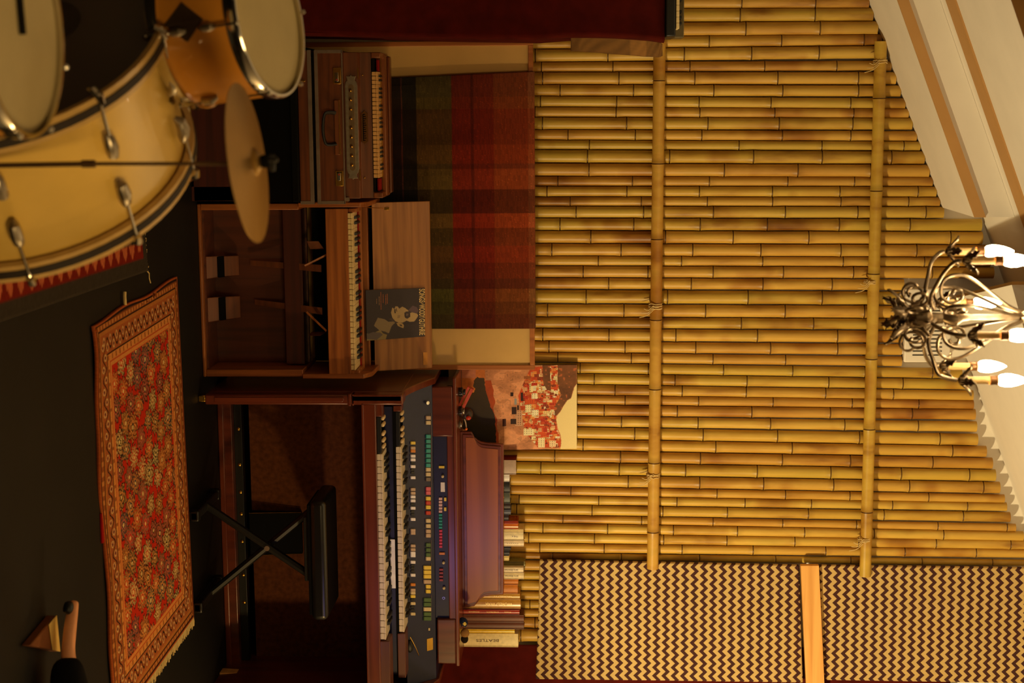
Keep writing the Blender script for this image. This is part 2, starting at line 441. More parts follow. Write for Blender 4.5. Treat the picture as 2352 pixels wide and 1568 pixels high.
for i in range(len(Lr)-1):
    cm = (Lr[i]+Lr[i+1])/2
    # bottom, hidden behind the things in front
    bpx = 1150 if cm > 880 else 1120
    tpx = pole_top((Rr[i]+Rr[i+1])/2, i)
    def ctr(px): return ((edge(i, px)+edge(i+1, px))/2, (edge(i+1, px)-edge(i, px)))
    cb, wb = ctr(bpx); ct, wt = ctr(min(tpx, 2360))
    Pb = at(bpx, cb, BY); Pt = at(tpx, ct, BY)
    if cm < 490:   # cut by the soffit
        xt = Pt.x; zt = box1(xt)-0.004
        f = (zt-Pb.z)/(Pt.z-Pb.z); Pt = Pb + (Pt-Pb)*f
    r = ctr(1800)[1]*WY/FPX*0.5*0.985
    r = min(r, 0.0315)
    o = bamboo(Pb, Pt, r, M_bamboo, 'bamboo_pole')
    tag(o, 'upright bamboo pole lashed side by side with its neighbours, covering the back wall', 'bamboo pole', 'upright bamboo poles of the back wall')
short = [(1286,1311),(1311,1332),(1332,1357),(1357,1378),(1378,1398),(1398,1417.6),(1417.6,1442),(1442,1475)]
for (ya, yb) in short:
    c = (ya+yb)/2
    Pb = at(1130, c-1.5, BY); Pt = at(1300, c, BY)
    o = bamboo(Pb, Pt, min((yb-ya)*WY/FPX*.49, .031), M_bamboo, 'bamboo_pole')
    tag(o, 'short bamboo pole end showing below the zigzag cloth panel, behind the books', 'bamboo pole', 'bamboo pole ends below the zigzag panel')

CPY = BY-0.028-0.029
def cross(pa, pb, r, label, twines):
    A = at(pa[0], pa[1], CPY); B = at(pb[0], pb[1], CPY)
    if pa[1] < 120:  # tuck under the soffit on the left
        pass
    t = thing('bamboo_cross_pole', label, 'bamboo pole', A)
    bamboo(A, B, r, M_crossb, 'pole', t, step=0.36, n=18)
    for (px, py, w_) in twines:
        c = at(px, py, CPY); d = (B-A).normalized(); m = MB()
        up = Vector((0,0,1))
        for k in range(w_):
            ctrs = c + d*((k-w_/2)*0.006 + rnd.uniform(-.002,.002))
            pts = []
            for j in range(17):
                an = 2*math.pi*j/16
                pts.append(ctrs + Vector((0,math.cos(an)*(r+.003), 0)) + up*math.sin(an)*(r+.003) + d*rnd.uniform(-.003,.003))
            m.tube(pts, 0.0021, 5, cap=False)
        for k in range(3):
            m.tube(spline([c+Vector((0.01*k-.01,-r-.002,-.01)), c+Vector((.01+.012*k,-r-.004,-.03-.004*k)), c+Vector((.004+.02*k,-r,-.052-.01*k))], 4), .0016, 5)
        m.build('twine_tie', M_twine, t)
    return t
M_twine = plain('natural_twine', (214, 186, 128), 0.9)
cross((1515, 96), (1499, 1305), 0.0275, 'long horizontal bamboo cross pole halfway up the bamboo wall', [(1505, 705, 5), (1500, 1092, 3)])
cross((2023, 95), (1987, 1322), 0.0270, 'long horizontal bamboo cross pole high up behind the chandelier', [(2022, 143, 3), (2000, 648, 3), (1985, 1240, 3)])

# ================================================================ zigzag cloth panels and plank
def chevron_mat():
    m, nt, b = newmat('zigzag_cloth')
    tc = N(nt, 'ShaderNodeTexCoord'); sp = N(nt, 'ShaderNodeSeparateXYZ'); nt.links.new(tc.outputs['Object'], sp.inputs[0])
    def mth(op, a, b_=None, c_=None):
        n = N(nt, 'ShaderNodeMath', operation=op)
        for i, q_ in enumerate((a, b_, c_)):
            if q_ is None: continue
            if isinstance(q_, (int, float)): n.inputs[i].default_value = q_
            else: nt.links.new(q_, n.inputs[i])
        return n.outputs[0]
    fx = mth('PINGPONG', sp.outputs[0], 0.0202)
    v = mth('ADD', sp.outputs[2], fx)
    fr = mth('FRACT', mth('DIVIDE', v, 0.0434))
    st = mth('LESS_THAN', fr, 0.47)
    r = ramp(nt, [(0.0, srgb((192, 160, 100))), (1.0, srgb((58, 18, 12)))], 'CONSTANT'); r.color_ramp.elements[1].position = 0.5
    nt.links.new(st, r.inputs['Fac'])
    no = N(nt, 'ShaderNodeTexNoise'); no.inputs['Scale'].default_value = 40
    nt.links.new(tc.outputs['Object'], no.inputs['Vector'])
    mr = N(nt, 'ShaderNodeMapRange'); mr.inputs[3].default_value = .85; mr.inputs[4].default_value = 1.1
    nt.links.new(no.outputs['Fac'], mr.inputs[0])
    sc = N(nt, 'ShaderNodeVectorMath', operation='SCALE'); nt.links.new(r.outputs['Color'], sc.inputs[0]); nt.links.new(mr.outputs[0], sc.inputs['Scale'])
    nt.links.new(sc.outputs[0], b.inputs['Base Color']); b.inputs['Roughness'].default_value = 0.9
    return m
M_chev = chevron_mat()
M_pine = wood('knotty_pine', (206, 140, 62), (232, 172, 92), 'x', 0.6, 0.5)
PY0, PY1 = WY-0.085, WY-0.062
def panel(pl, label, nm='cloth_panel'):
    pts = [at(p[0], p[1], PY0) for p in pl]
    m = MB().py([(p.x, p.z) for p in pts], PY0, PY1)
    tag(m.build(nm, M_chev, bev=0.006), label, 'cloth panel')
panel([(1239, 1286), (1237, 1400), (1233, 1500), (1230, 1560), (1500, 1563), (1845, 1568), (1842, 1500), (1836, 1298)], 'brown and cream zigzag cloth panel below the pine plank')
panel([(1880, 1298), (1886, 1420), (1893, 1562), (2150, 1566), (2375, 1570), (2375, 1304)], 'brown and cream zigzag cloth panel above the pine plank, reaching the ceiling')
pts = [at(1838, 1296, PY0-.012), at(1853, 1620, PY0-.012), at(1895, 1620, PY0-.012), at(1880, 1296, PY0-.012)]
tag(MB().py([(p.x, p.z) for p in pts], PY0-.03, PY0-.001).build('wooden_plank', M_pine, bev=.002), 'knotty pine plank fixed across between the two zigzag cloth panels', 'plank')

# white wall unit with grille
U0 = at(2081, 663, WY-.07); U1 = at(2182, 832, WY-.07)
t = thing('vent_unit', 'white wall vent unit with slotted grille, half hidden behind the chandelier', 'vent', ((U0.x+U1.x)/2, WY-.035, U0.z))
bx('casing', M_white, t, U0.x, U1.x, WY-.07, WY-.001, U0.z, U1.z, bev=.006)
g0 = at(2098, 700, WY-.073); g1 = at(2166, 820, WY-.073)
m = MB()
nr = 13
for c in range(2):
    za = g0.z + (g1.z-g0.z)*(0.02+0.5*c); zb = za + (g1.z-g0.z)*0.44
    for k in range(nr):
        x = g0.x + (g1.x-g0.x)*(k+.5)/nr
        m.box(x-.0022, x+.0022, WY-.0715, WY-.069, za, zb)
m.build('grille', M_dark, t, smooth=False)
bx('side_tab', M_white, t, U1.x-.06, U1.x-.035, WY-.05, WY-.01, U0.z-.02, U0.z, bev=.002)

# ================================================================ dark red cloth on the wall at the right, red draped stand at the left
def folds(name, x0, x1, z0, z1, Y, amp, per, mat, edge=None, seed=1, parent=None, nx=120, nz=30):
    rr = random.Random(seed); ph = [rr.uniform(0, 6) for _ in range(4)]
    def pos(u, v):
        z = z0+(z1-z0)*v
        xr = x1 if edge is None else edge(z)
        x = x0+(xr-x0)*u
        y = Y + amp*(math.sin(x*per+ph[0]+.3*math.sin(z*2+ph[1])) + .5*math.sin(x*per*2.3+ph[2]+z*.8))*(1.1-.6*v)
        return (x, y, z)
    return grid(name, nx, nz, pos, None, mat, parent, thick=0.004)
o = folds('red_wall_cloth', XA(1478, 7.15), 3.9, 0.02, 3.3, 7.150, 0.003, 8, M_redcloth, seed=4)
tag(o, 'plain dark red cloth hanging on the wall right of the books', 'cloth')
DY = 6.30
def dedge(z):
    px = 1357+(z-CZ)/DY*FPX
    P = [(300,66),(700,72),(900,79),(1062,84),(1230,88),(1310,82),(1400,84),(1480,90),(1528,97)]
    if px <= P[0][0]: pyv = P[0][1]
    elif px >= P[-1][0]: pyv = P[-1][1]
    else:
        for (a1, b1), (a2, b2) in zip(P[:-1], P[1:]):
            if a1 <= px <= a2: pyv = b1+(b2-b1)*(px-a1)/(a2-a1); break
    return XA(pyv, DY)
ztop = ZA(1527, DY, 50)
t = thing('draped_stand', 'tall stand draped in dark red cloth carrying a small keyboard at the left', 'stand', (-0.95, DY+.3, 0))
folds('drape_front', -1.7, -0.3, 0.01, ztop, DY, 0.018, 9, M_redcloth, edge=dedge, seed=2, parent=t)
def side(u, v):
    z = 0.01+(ztop-.01)*v
    return (dedge(z)+.012*math.sin(u*14)-.012*u, DY+.004+u*.62, z)
grid('drape_side', 20, 30, side, None, M_redcloth, t, thick=.004)
bx('top_board', M_dark, t, -1.7, dedge(ztop)-.008, DY+.012, DY+.62, ztop-.03, ztop+.001)
for xx in (-1.6, -.36):
    for yy in (DY+.1, DY+.56): MB().cyl((xx,yy,0),(xx,yy,ztop-.03), .02).build('leg', M_dark, t)
# keyboard on it
kz = ztop+.003
xr_ = XA(89, DY-.005)
t = thing('small_keyboard', 'black electric keyboard lying on the red draped stand', 'keyboard', (-.7, DY+.15, kz))
bx('body', M_blackp, t, -1.25, xr_, DY-.012, DY+.30, kz, ZA(1552, DY, 50), bev=.006)
kx = XA(71, DY-.02)
M_ivory = plain('ivory_keys', (238, 214, 160), 0.35, var=.04)
zk0, zk1 = ZA(1553, DY, 50), ZA(1560, DY, 50)
for k in range(8):
    bx('white_key', M_ivory, t, kx-.0225*(k+1)+.0006, kx-.0225*k-.0006, DY-.012, DY+.12, zk0, zk1, bev=.001)
for k in (1,2,3,5,6):
    bx('black_key', M_blackp, t, kx-.0225*k-.006, kx-.0225*k+.006, DY+.03, DY+.12, zk1, zk1+.012, bev=.002)
M_olive = plain('olive_plastic', (92, 78, 44), 0.5)
bx('back_panel', M_olive, t, -1.25, xr_-.001, DY+.125, DY+.295, ZA(1552, DY, 50)+.001, ZA(1571, DY+.13, 50), bev=.003)
# hanging brown cloth
M_browncloth = attrmat('brown_gauze', 0.7, 0.15, 60, 0.2)
BP = [(1311,84,117),(1340,83,118),(1380,83,121),(1430,85,125),(1480,90,129),(1512,96,131),(1522,101,128)]
def bpos(u, v):
    f = u*(len(BP)-1); i = min(int(f), len(BP)-2); k = f-i
    px = BP[i][0]+(BP[i+1][0]-BP[i][0])*k; a1 = BP[i][1]+(BP[i+1][1]-BP[i][1])*k; b1 = BP[i][2]+(BP[i+1][2]-BP[i][2])*k
    p = at(px, a1+(b1-a1)*v, DY+.20+.15*v); p.y += .012*math.sin(u*26+v*3)
    return p
def bcol(U, V):
    c = lin(112, 78, 38)[None, None, :]*np.ones(U.shape+(1,))
    s = (0.8+0.3*np.sin(U*31+V*4+2*np.sin(U*9))**2*(U>0.1)+.5*((U > .55) & (U < .7)))[..., None]
    return c*s
o = grid('hanging_cloth', 60, 16, bpos, bcol, M_browncloth, thick=.002)
tag(o, 'brown gauzy cloth hanging beside the red drape, against the bamboo', 'cloth')

# ================================================================ framed board with plaid blanket
BDY = 6.92
M_frame = wood('orange_wood_frame', (150, 84, 34), (176, 104, 48), 'z', 0.8, 0.4)
M_board = plain('cream_board', (214, 172, 104), 0.7, var=.05, scale=8)
bx0, bx1 = XA(94.5, BDY), XA(849, BDY); bz1 = ZA(1226, BDY, 470)
t = thing('framed_board', 'big cream board in a thin wooden frame standing behind the instruments', 'board', ((bx0+bx1)/2, BDY+.03, 0))
fw = 0.021
bx('board', M_board, t, bx0+fw, bx1-fw, BDY+.010, BDY+.03, 0.03, bz1-fw, bev=0)
bx('frame_side', M_frame, t, bx0, bx0+fw, BDY, BDY+.05, 0, bz1)
bx('frame_side', M_frame, t, bx1-fw, bx1, BDY, BDY+.05, 0, bz1)
bx('frame_top', M_frame, t, bx0+fw, bx1-fw, BDY, BDY+.05, bz1-fw, bz1)
bx('frame_bottom', M_frame, t, bx0+fw, bx1-fw, BDY, BDY+.05, 0, fw)
M_blanket = attrmat('plaid_blanket', 0.95, 0.35, 260, 0.5)
hx0, hx1 = XA(166, BDY), XA(754, BDY); hz0 = ZA(800, BDY, 470)
def blpos(u, v):
    x = hx0+(hx1-hx0)*u
    if v < 0.90:
        z = hz0+(bz1+.004-hz0)*(v/0.90)
        k = 1-v/0.9
        y = BDY-.010 - .012*(math.sin(u*21+1)*.5+.5)*k**.6 - .004*math.sin(u*50+z*6)*k
        x -= .0
        if u < .05: x += .03*k
        z0_ = z
        return (x, y, z0_)
    k = (v-.9)/.1
    return (x, BDY-.010+.07*k, bz1+.004)
def blcol(U, V):
    c = np.zeros(U.shape+(3,))
    px = 800+(1226-800)*np.clip(V/.9, 0, 1); py = 166+(754-166)*U
    rows = [(0, lin(30,22,12)), (905, lin(36,20,14)), (925, lin(92,48,40)), (929, lin(34,26,14)), (960, lin(84,68,30)), (1040, lin(112,34,14)), (1082, lin(86,26,12)), (1090, lin(116,38,16)), (1135, lin(128,58,24)), (1212, lin(140,78,44))]
    for p, cc in rows: c[px >= p] = cc
    cols = [(0, (.75,.8,.9)), (222, (.95,.95,.8)), (250, (.9,.6,.5)), (330, (1.15,.8,.6)), (372, (.85,.7,.8)), (385,(1.3,1.15,1.1)), (432, (.6,.5,.5)), (487, (1.5,1.15,1.0)), (520,(.85,.7,.6)), (560,(1.1,.7,.6)), (600, (.75,.55,.5)), (638, (.55,.5,.6)), (660,(.9,1.15,.9)), (690,(.6,.75,.6)), (720, (.5,.5,.5))]
    mult = np.ones_like(c)
    for p, cc in cols: mult[py >= p] = cc
    c *= mult
    rs = np.random.RandomState(3)
    n = rs.rand(*U.shape)
    streak = np.repeat(rs.rand(U.shape[0], (U.shape[1]+5)//6), 6, axis=1)[:, :U.shape[1]]
    c *= (0.8+0.4*streak)[..., None]
    c[n > .985] *= 1.7
    return c*0.95
o = grid('plaid_blanket', 300, 220, blpos, blcol, M_blanket, thick=.004)
tag(o, 'old plaid blanket in red, brown and olive hung over the cream board', 'blanket')

# ================================================================ keyboard helper (parts: white_key, black_key)
def keys(parent, x0, x1, yf, ztop, klen, nwhite, mw, mb, lip=0.018, zdepth=.02, blen=.62, bh=.011, start=0):
    w = (x1-x0)/nwhite
    lipm = MB(); 
    for i in range(nwhite):
        xa, xb = x0+w*i+.0005, x0+w*(i+1)-.0005
        m = MB().box(xa, xb, yf, yf+klen, ztop-.006, ztop).box(xa+.0006, xb-.0006, yf+.002, yf+klen, ztop-lip, ztop-.006)
        m.build('white_key', mw, parent, bev=.0008, seg=1)
    for i in range(nwhite-1):
        if (i+start) % 7 in (0, 1, 3, 4, 5):
            xc = x0+w*(i+1); ya, yb = yf+klen*(1-blen), yf+klen
            h = w*.27
            MB().hexa([(xc-h,ya-.002,ztop-.001),(xc+h,ya-.002,ztop-.001),(xc+h,yb,ztop-.001),(xc-h,yb,ztop-.001),
                       (xc-h*.8,ya+.006,ztop+bh),(xc+h*.8,ya+.006,ztop+bh),(xc+h*.8,yb,ztop+bh),(xc-h*.8,yb,ztop+bh)]).build('black_key', mb, parent, bev=.001, seg=1)

# ================================================================ low black bench with harmonium
HY = 6.42
M_hwood = wood('harmonium_teak', (84, 40, 16), (112, 58, 24), 'x', 0.9, 0.38)
M_hwood2 = wood('harmonium_teak_pale', (108, 56, 24), (134, 74, 34), 'x', 0.9, 0.4)
hx0, hx1 = XA(113, HY), XA(467, HY)
hz = ZA(686, HY, 300)
M_dkred = wood('dark_mahogany', (54, 18, 12), (74, 26, 16), 'x', .7, .4)
t = thing('low_bench', 'low dark bench with black cloth top carrying the harmonium', 'bench', ((hx0+hx1)/2, HY+.25, 0))
bx('top_board', M_dark, t, hx0-.02, .385, HY-.02, HY+.44, hz-.03, hz-.001, bev=.004)
bx('cloth_front', M_blackcloth, t, hx0-.02, .385, HY-.012, HY-.004, ZA(545, HY, 350), hz-.03, bev=0)
bx('front_panel', M_dkred, t, hx0, .380, HY, HY+.02, ZA(425, HY, 350)+.03, ZA(545, HY, 350), bev=.002)
for xx in (hx0+.03, .35):
    for yy in (HY+.03, HY+.40): bx('leg', M_dkred, t, xx-.03, xx+.03, yy-.03, yy+.03, 0, hz-.03)
bx('back_panel', M_dark, t, hx0, .38, HY+.40, HY+.42, .02, hz-.03, bev=0)

zh = lambda px, Y=HY: ZA(px, Y, 290)
t = thing('harmonium', 'hand-pumped wooden harmonium in its open travelling case with metal edging', 'harmonium', ((hx0+hx1)/2, HY+.15, hz))
D1 = HY+.30
bx('lower_case', M_hwood, t, hx0, hx1, HY, D1, hz, zh(718), bev=.003)
bx('upper_case', M_hwood, t, hx0+.002, hx1, HY, D1, zh(724), zh(789), bev=.003)
bx('case_gap', M_dark, t, hx0+.008, hx1-.008, HY+.008, D1-.008, zh(718)-.002, zh(724)+.002, bev=0)
m = MB()
e = .0016
for (za, zb) in ((zh(709), zh(718)), (zh(725), zh(733))): m.box(hx0-e, hx1+e, HY-e, HY+.01, za, zb)
m.build('metal_edging', M_alu, t, bev=.0006)
m = MB().box(hx0-e, hx0+.012, HY-e, HY+.012, zh(733), zh(789)).box(hx1-.012, hx1+e, HY-e, HY+.012, zh(733), zh(789))
m.box(hx1-.012, hx1+e, HY-e, HY+.012, hz, zh(709)).box(hx0, hx1, HY-e, HY+.003, zh(787), zh(790)).build('metal_edging', M_alu, t, bev=.0006)
# latches
for (pa, pb, flip) in ((153, 191, 1), (391, 426, -1)):
    xa, xb = XA(pa, HY), XA(pb, HY); za, zb = zh(768), zh(786)
    l = bx('latch', M_brass if flip < 0 else M_brass, t, xa, xb, HY-.005, HY-.001, za, zb, bev=.001)
    bx('latch_tongue', M_chrome, l, xa+.012*(flip > 0)+.008, xb-.012*(flip < 0)-.010, HY-.009, HY-.005, za+.008, zb-.010, bev=.001)
    bx('keyhole', M_dark, l, (xb-.010 if flip > 0 else xa+.005), (xb-.006 if flip > 0 else xa+.009), HY-.0056, HY-.005, za+.006, zb-.006, bev=0)
    MB().cyl(((xb-.017 if flip>0 else xa+.015), HY-.0095, (za+zb)/2), ((xb-.017 if flip>0 else xa+.015), HY-.005, (za+zb)/2), .0035).build('red_dot', plain('red_paint', (170,40,20), .5), l)
m = MB(); xl = XA(183, HY)
m.box(xl-.004, xl+.004, HY-.004, HY-.001, zh(684), zh(704)).box(xl-.012, xl+.012, HY-.004, HY-.001, zh(688), zh(691))
m.build('small_hasp', M_brass, t, bev=.0006)
# handle: grip plate + black strap
xa, xb = XA(228, HY), XA(354, HY)
h = bx('handle_plate', M_hwood2, t, xa, xb, HY-.010, HY-.001, zh(769), zh(782), bev=.002)
bx('handle_trim', M_brass, h, xa, xb, HY-.013, HY-.010, zh(780), zh(782), bev=0)
xa, xb = XA(258, HY), XA(328, HY)
pts = spline([(xa,HY-.014,zh(772)),(xa-.003,HY-.030,zh(760)),(xa+.006,HY-.040,zh(750)),((xa+xb)/2,HY-.044,zh(746)),(xb-.006,HY-.040,zh(750)),(xb+.003,HY-.030,zh(760)),(xb,HY-.014,zh(772))], 8)
MB().tube(pts, .010, 10, flat=.6).build('handle', M_blackp, t)
# upper body, slanting back
Y2 = HY+.022
ux0, ux1 = XA(118, Y2), XA(455, Y2)
prof = [(Y2, zh(789)), (Y2+.004, zh(822)), (Y2+.03, zh(826, Y2)), (Y2+.035, zh(853, Y2)), (Y2+.16, zh(853, Y2)), (Y2+.27, zh(853, Y2)), (Y2+.27, zh(789))]
MB().px(prof, ux0, ux1).build('body', M_hwood, t, bev=.002)
# scalloped metal plate with nine stop knobs
Yp = Y2-.003
xa, xb = XA(170, Yp), XA(412, Yp); za, zb = zh(793), zh(821); zm = (za+zb)/2
out = []
def mir(pts): return pts + [(x, 2*zm-z) for x, z in reversed(pts)]
up = [(xa,zm),(xa+.006,zm+.004),(xa+.006,zb-.004),(xa+.012,zb-.008),(xa+.022,zb-.010),(xa+.03,zb-.003),(xa+.045,zb),(xb-.045,zb),(xb-.03,zb-.003),(xb-.022,zb-.010),(xb-.012,zb-.008),(xb-.006,zb-.004),(xb-.006,zm+.004),(xb,zm)]
pl = up + [(x, 2*zm-z) for x, z in reversed(up[1:-1])]
pm = MB().py(pl, Yp-.003, Yp+.001).build('stop_plate', M_silver, t, bev=.0006)
xa2, xb2 = XA(192, Yp), XA(391, Yp); rr = .0115
pl = [(xa2+rr+rr*math.cos(a_), zm+rr*math.sin(a_)) for a_ in np.linspace(math.pi/2, 1.5*math.pi, 9)] + [(xb2-rr+rr*math.cos(a_), zm+rr*math.sin(a_)) for a_ in np.linspace(-math.pi/2, math.pi/2, 9)]
MB().py(pl, Yp-.0045, Yp-.003).build('stop_panel', plain('dull_silver', (140,118,90), .4, metal=.8), pm, bev=.0004)
for k in range(9):
    xk = XA(207+(378-207)*k/8.0, Yp)
    kb = MB().lathe([(0.0025,0),(0.0025,.012),(.005,.014),(.006,.019),(.004,.023),(0,.024)], (xk, Yp-.0045, zm), (0,-1,0), 14).build('stop_knob', M_brass, t)
# front panel with hinges, screws, pierced name plate
for pyv in (167, 401):
    xk = XA(pyv, Y2); bx('hinge', M_brass, t, xk-.022, xk+.022, Y2-.001, Y2+.003, zh(822)-.001, zh(824), bev=0)
for pyv in (171, 407):
    xk = XA(pyv, Y2+.03); MB().ball((xk, Y2+.028, zh(831)), .0035, 10).build('screw', M_brass, t)
Yn = Y2+.028
xa, xb = XA(255, Yn), XA(328, Yn); za, zb = zh(826), zh(841); zm = (za+zb)/2
pl = [(xa-.006,zm),(xa+.002,zm+.005),(xa+.006,zb),(xb-.006,zb),(xb-.002,zm+.005),(xb+.006,zm),(xb-.002,zm-.005),(xb-.006,za),(xa+.006,za),(xa+.002,zm-.005)]
npz = MB().py(pl, Yn-.002, Yn+.006).build('name_plate', plain('dark_brass', (112, 74, 34), .4, metal=.6), t, bev=.0005)
xx = xa+.012
m = MB(); m.box(xa+.010, xb-.010, Yn-.0026, Yn-.002, zm-.007, zm-.004)
for k in range(13):
    xk = xa+.011+(xb-xa-.024)*k/12; m.box(xk-.0012, xk+.0022, Yn-.0026, Yn-.002, zm-.006, zm+.003+.002*((k*7) % 3))
m.build('pierced_slots', M_dark, npz, smooth=False)
# keys, red felt ends, top rails
M_hkey = plain('old_ivory', (226, 176, 112), 0.45, var=.08)
kx0, kx1 = XA(163, Y2+.03), XA(408, Y2+.03); zk = zh(866, Y2)
bx('key_bed', M_dark, t, ux0+.025, ux1-.025, Y2+.034, Y2+.16, zh(852, Y2), zh(856, Y2), bev=0)
keys(t, kx0, kx1, Y2+.030, zk, .10, 25, M_hkey, M_blackp, lip=.022, blen=.55, bh=.008)
M_redfelt = plain('red_felt', (150, 30, 24), .95)
bx('red_felt', M_redfelt, t, ux0+.028, kx0-.002, Y2+.10, Y2+.13, zk-.012, zk-.002, bev=.002)
bx('red_felt', M_redfelt, t, kx1+.004, ux1-.028, Y2+.06, Y2+.13, zk-.012, zk-.002, bev=.003)
bx('cheek', M_hwood2, t, ux0, ux0+.022, Y2+.03, Y2+.26, zh(853, Y2), zh(874, Y2), bev=.003)
bx('cheek', M_hwood2, t, ux1-.022, ux1, Y2+.03, Y2+.26, zh(853, Y2), zh(874, Y2), bev=.003)
bx('top_board', M_hwood2, t, ux0+.006, ux1-.006, Y2+.135, Y2+.26, zh(853, Y2), zh(886, Y2+.13), bev=.004)
bx('rear_rail', M_hwood, t, ux0+.012, ux1-.012, Y2+.20, Y2+.262, zh(886, Y2+.13), zh(897, Y2+.2), bev=.004)
m = MB(); m.box(ux0+.004, ux1-.004, Y2+.131, Y2+.134, zh(876,Y2+.13), zh(878,Y2+.13)); m.build('brass_strip', M_brass, t)
bx('corner_bracket', M_alu, t, ux1-.006, ux1+.010, HY+.004, HY+.03, zh(789), zh(797), bev=.001)

# ================================================================ small reed organ (49 keys) with lifted lid and two pedals
OY = 6.50
M_oak = wood('oak', (122, 64, 24), (176, 104, 44), 'x', 0.8, 0.42)
M_oakz = wood('oak_upright', (122, 64, 24), (168, 96, 42), 'z', 0.8, 0.42)
M_oaklid = wood('pale_oak_lid', (138, 84, 34), (178, 118, 56), 'x', 0.8, 0.45)
M_redwood = wood('red_brown_panel', (70, 28, 12), (92, 40, 16), 'z', .6, .5)
ox0, ox1 = XA(466, OY), XA(866, OY)
zo = lambda px, Y=OY: ZA(px, Y, 665)
OB = OY+.33
t = thing('reed_organ', 'small oak pump organ with 49 keys, lid raised and two treadles below', 'organ', ((ox0+ox1)/2, (OY+OB)/2, 0))
bx('base_rail', M_oak, t, ox0, ox1, OY, OY+.03, 0, zo(466), bev=.004)
bx('bottom_board', M_redwood, t, ox0+.01, ox1-.01, OY+.03, OB, .004, .02, bev=0)
bx('side_panel', M_oakz, t, ox0, ox0+.026, OY+.006, OB, zo(466), zo(690), bev=.003)
bx('side_panel', M_oakz, t, ox1-.030, ox1, OY+.006, OB, zo(466), zo(690), bev=.003)
bx('knee_panel', M_redwood, t, ox0+.026, ox1-.03, OY+.20, OY+.22, .02, zo(688), bev=0)
bx('bellows_board', M_dkred, t, ox0+.03, ox1-.034, OY+.12, OY+.20, zo(640), zo(684), bev=.003)
# cheeks with sloping fronts
for (xa, xb) in ((ox0-.004, ox0+.016), (ox1-.014, ox1+.006)):
    MB().px([(OY-.006, zo(690)), (OY-.006, zo(832)), (OY+.05, zo(848)), (OB, zo(852)), (OB, zo(690))], xa, xb).build('cheek', M_oakz, t, bev=.003)
kxa, kxb = XA(478, OY), XA(861, OY)
bx('key_slip', M_oak, t, kxa, kxb, OY-.002, OY+.02, zo(751), zo(803), bev=.003)
bx('under_board', M_dark, t, kxa, kxb, OY+.02, OB-.01, zo(751), zo(756), bev=0)
bx('back_panel', M_dark, t, ox0+.02, ox1-.02, OB-.02, OB-.008, zo(690), zo(845), bev=0)
bx('key_block', M_oak, t, kxa, XA(488, OY)-.001, OY+.003, OY+.14, zo(803), zo(822), bev=.003)
bx('key_block', M_oak, t, XA(850, OY)+.001, kxb, OY+.003, OY+.14, zo(803), zo(822), bev=.003)
keys(t, XA(488, OY), XA(850, OY), OY-.004, zo(813), .135, 29, M_ivory, M_blackp, lip=.019, blen=.63, bh=.012)
zt = zo(813)
bx('red_felt', M_redfelt, t, kxa, kxb, OY+.130, OY+.138, zt, zt+.006, bev=.001)
bx('name_rail', M_oak, t, kxa, kxb, OY+.138, OY+.165, zt-.01, ZA(840, OY+.14), bev=.003)
bx('dark_slot', M_dark, t, kxa, kxb, OY+.165, OY+.215, zt-.02, ZA(838, OY+.165), bev=0)
bx('rear_rail', M_oak, t, kxa, kxb, OY+.215, OY+.24, zt-.01, ZA(854, OY+.215), bev=.003)
bx('top_board', M_oak, t, kxa, kxb, OY+.24, OB, ZA(853, OY+.215)-.03, ZA(853, OY+.215)-.006, bev=.003)
# lid leaning back
LY0, LY1 = OY+.225, OY+.315
A_ = at(856, 464, LY0); B_ = at(854, 851, LY0); C_ = at(992, 846, LY1); D_ = at(987, 463, LY1)
zl0, zl1 = (A_.z+B_.z)/2+.004, (C_.z+D_.z)/2
xl0, xl1 = min(A_.x, D_.x), max(B_.x, C_.x)
xl0 = (A_.x+D_.x)/2; xl1 = (B_.x+C_.x)/2
th = .018
lid = MB().hexa([(xl0,LY0,zl0),(xl1,LY0,zl0),(xl1,LY0+th,zl0),(xl0,LY0+th,zl0),(xl0,LY1,zl1),(xl1,LY1,zl1),(xl1,LY1+th,zl1),(xl0,LY1+th,zl1)]).build('lid', M_oaklid, t, bev=.002)
def lidp(px, py, off=0.0):  # point on lid face
    s = (LY1-LY0)/(zl1-zl0); d = ray(px, py)
    tt = ((LY0 + s*(CAM.z-zl0)) - CAM.y)/(d.y - s*d.z)
    p = CAM+d*tt; n = Vector((0, -1, s)).normalized()
    return p + n*off
p = lidp(887, 479); bx('hinge_plate', M_brass, lid, p.x-.006, p.x+.006, p.y-.003, p.y-.0005, p.z-.014, p.z+.014, bev=.001)
MB().tube([lidp(880, 478, .004), at(832, 476, OY+.05)], .0016, 6).build('lid_stay', M_brass, lid)
p = lidp(977, 824, .0008); m = MB()
s_ = (LY1-LY0)/(zl1-zl0)
m.hexa([(p.x-.030,p.y-.0+s_*-.009-.001,p.z-.009),(p.x+.026,p.y+s_*-.009-.001,p.z-.009),(p.x+.026,p.y+s_*-.009,p.z-.009),(p.x-.030,p.y+s_*-.009,p.z-.009),
        (p.x-.030,p.y+s_*.009-.001,p.z+.009),(p.x+.026,p.y+s_*.009-.001,p.z+.009),(p.x+.026,p.y+s_*.009,p.z+.009),(p.x-.030,p.y+s_*.009,p.z+.009)])
m.build('tape_patch', plain('masking_tape', (200, 140, 72), .8), lid)
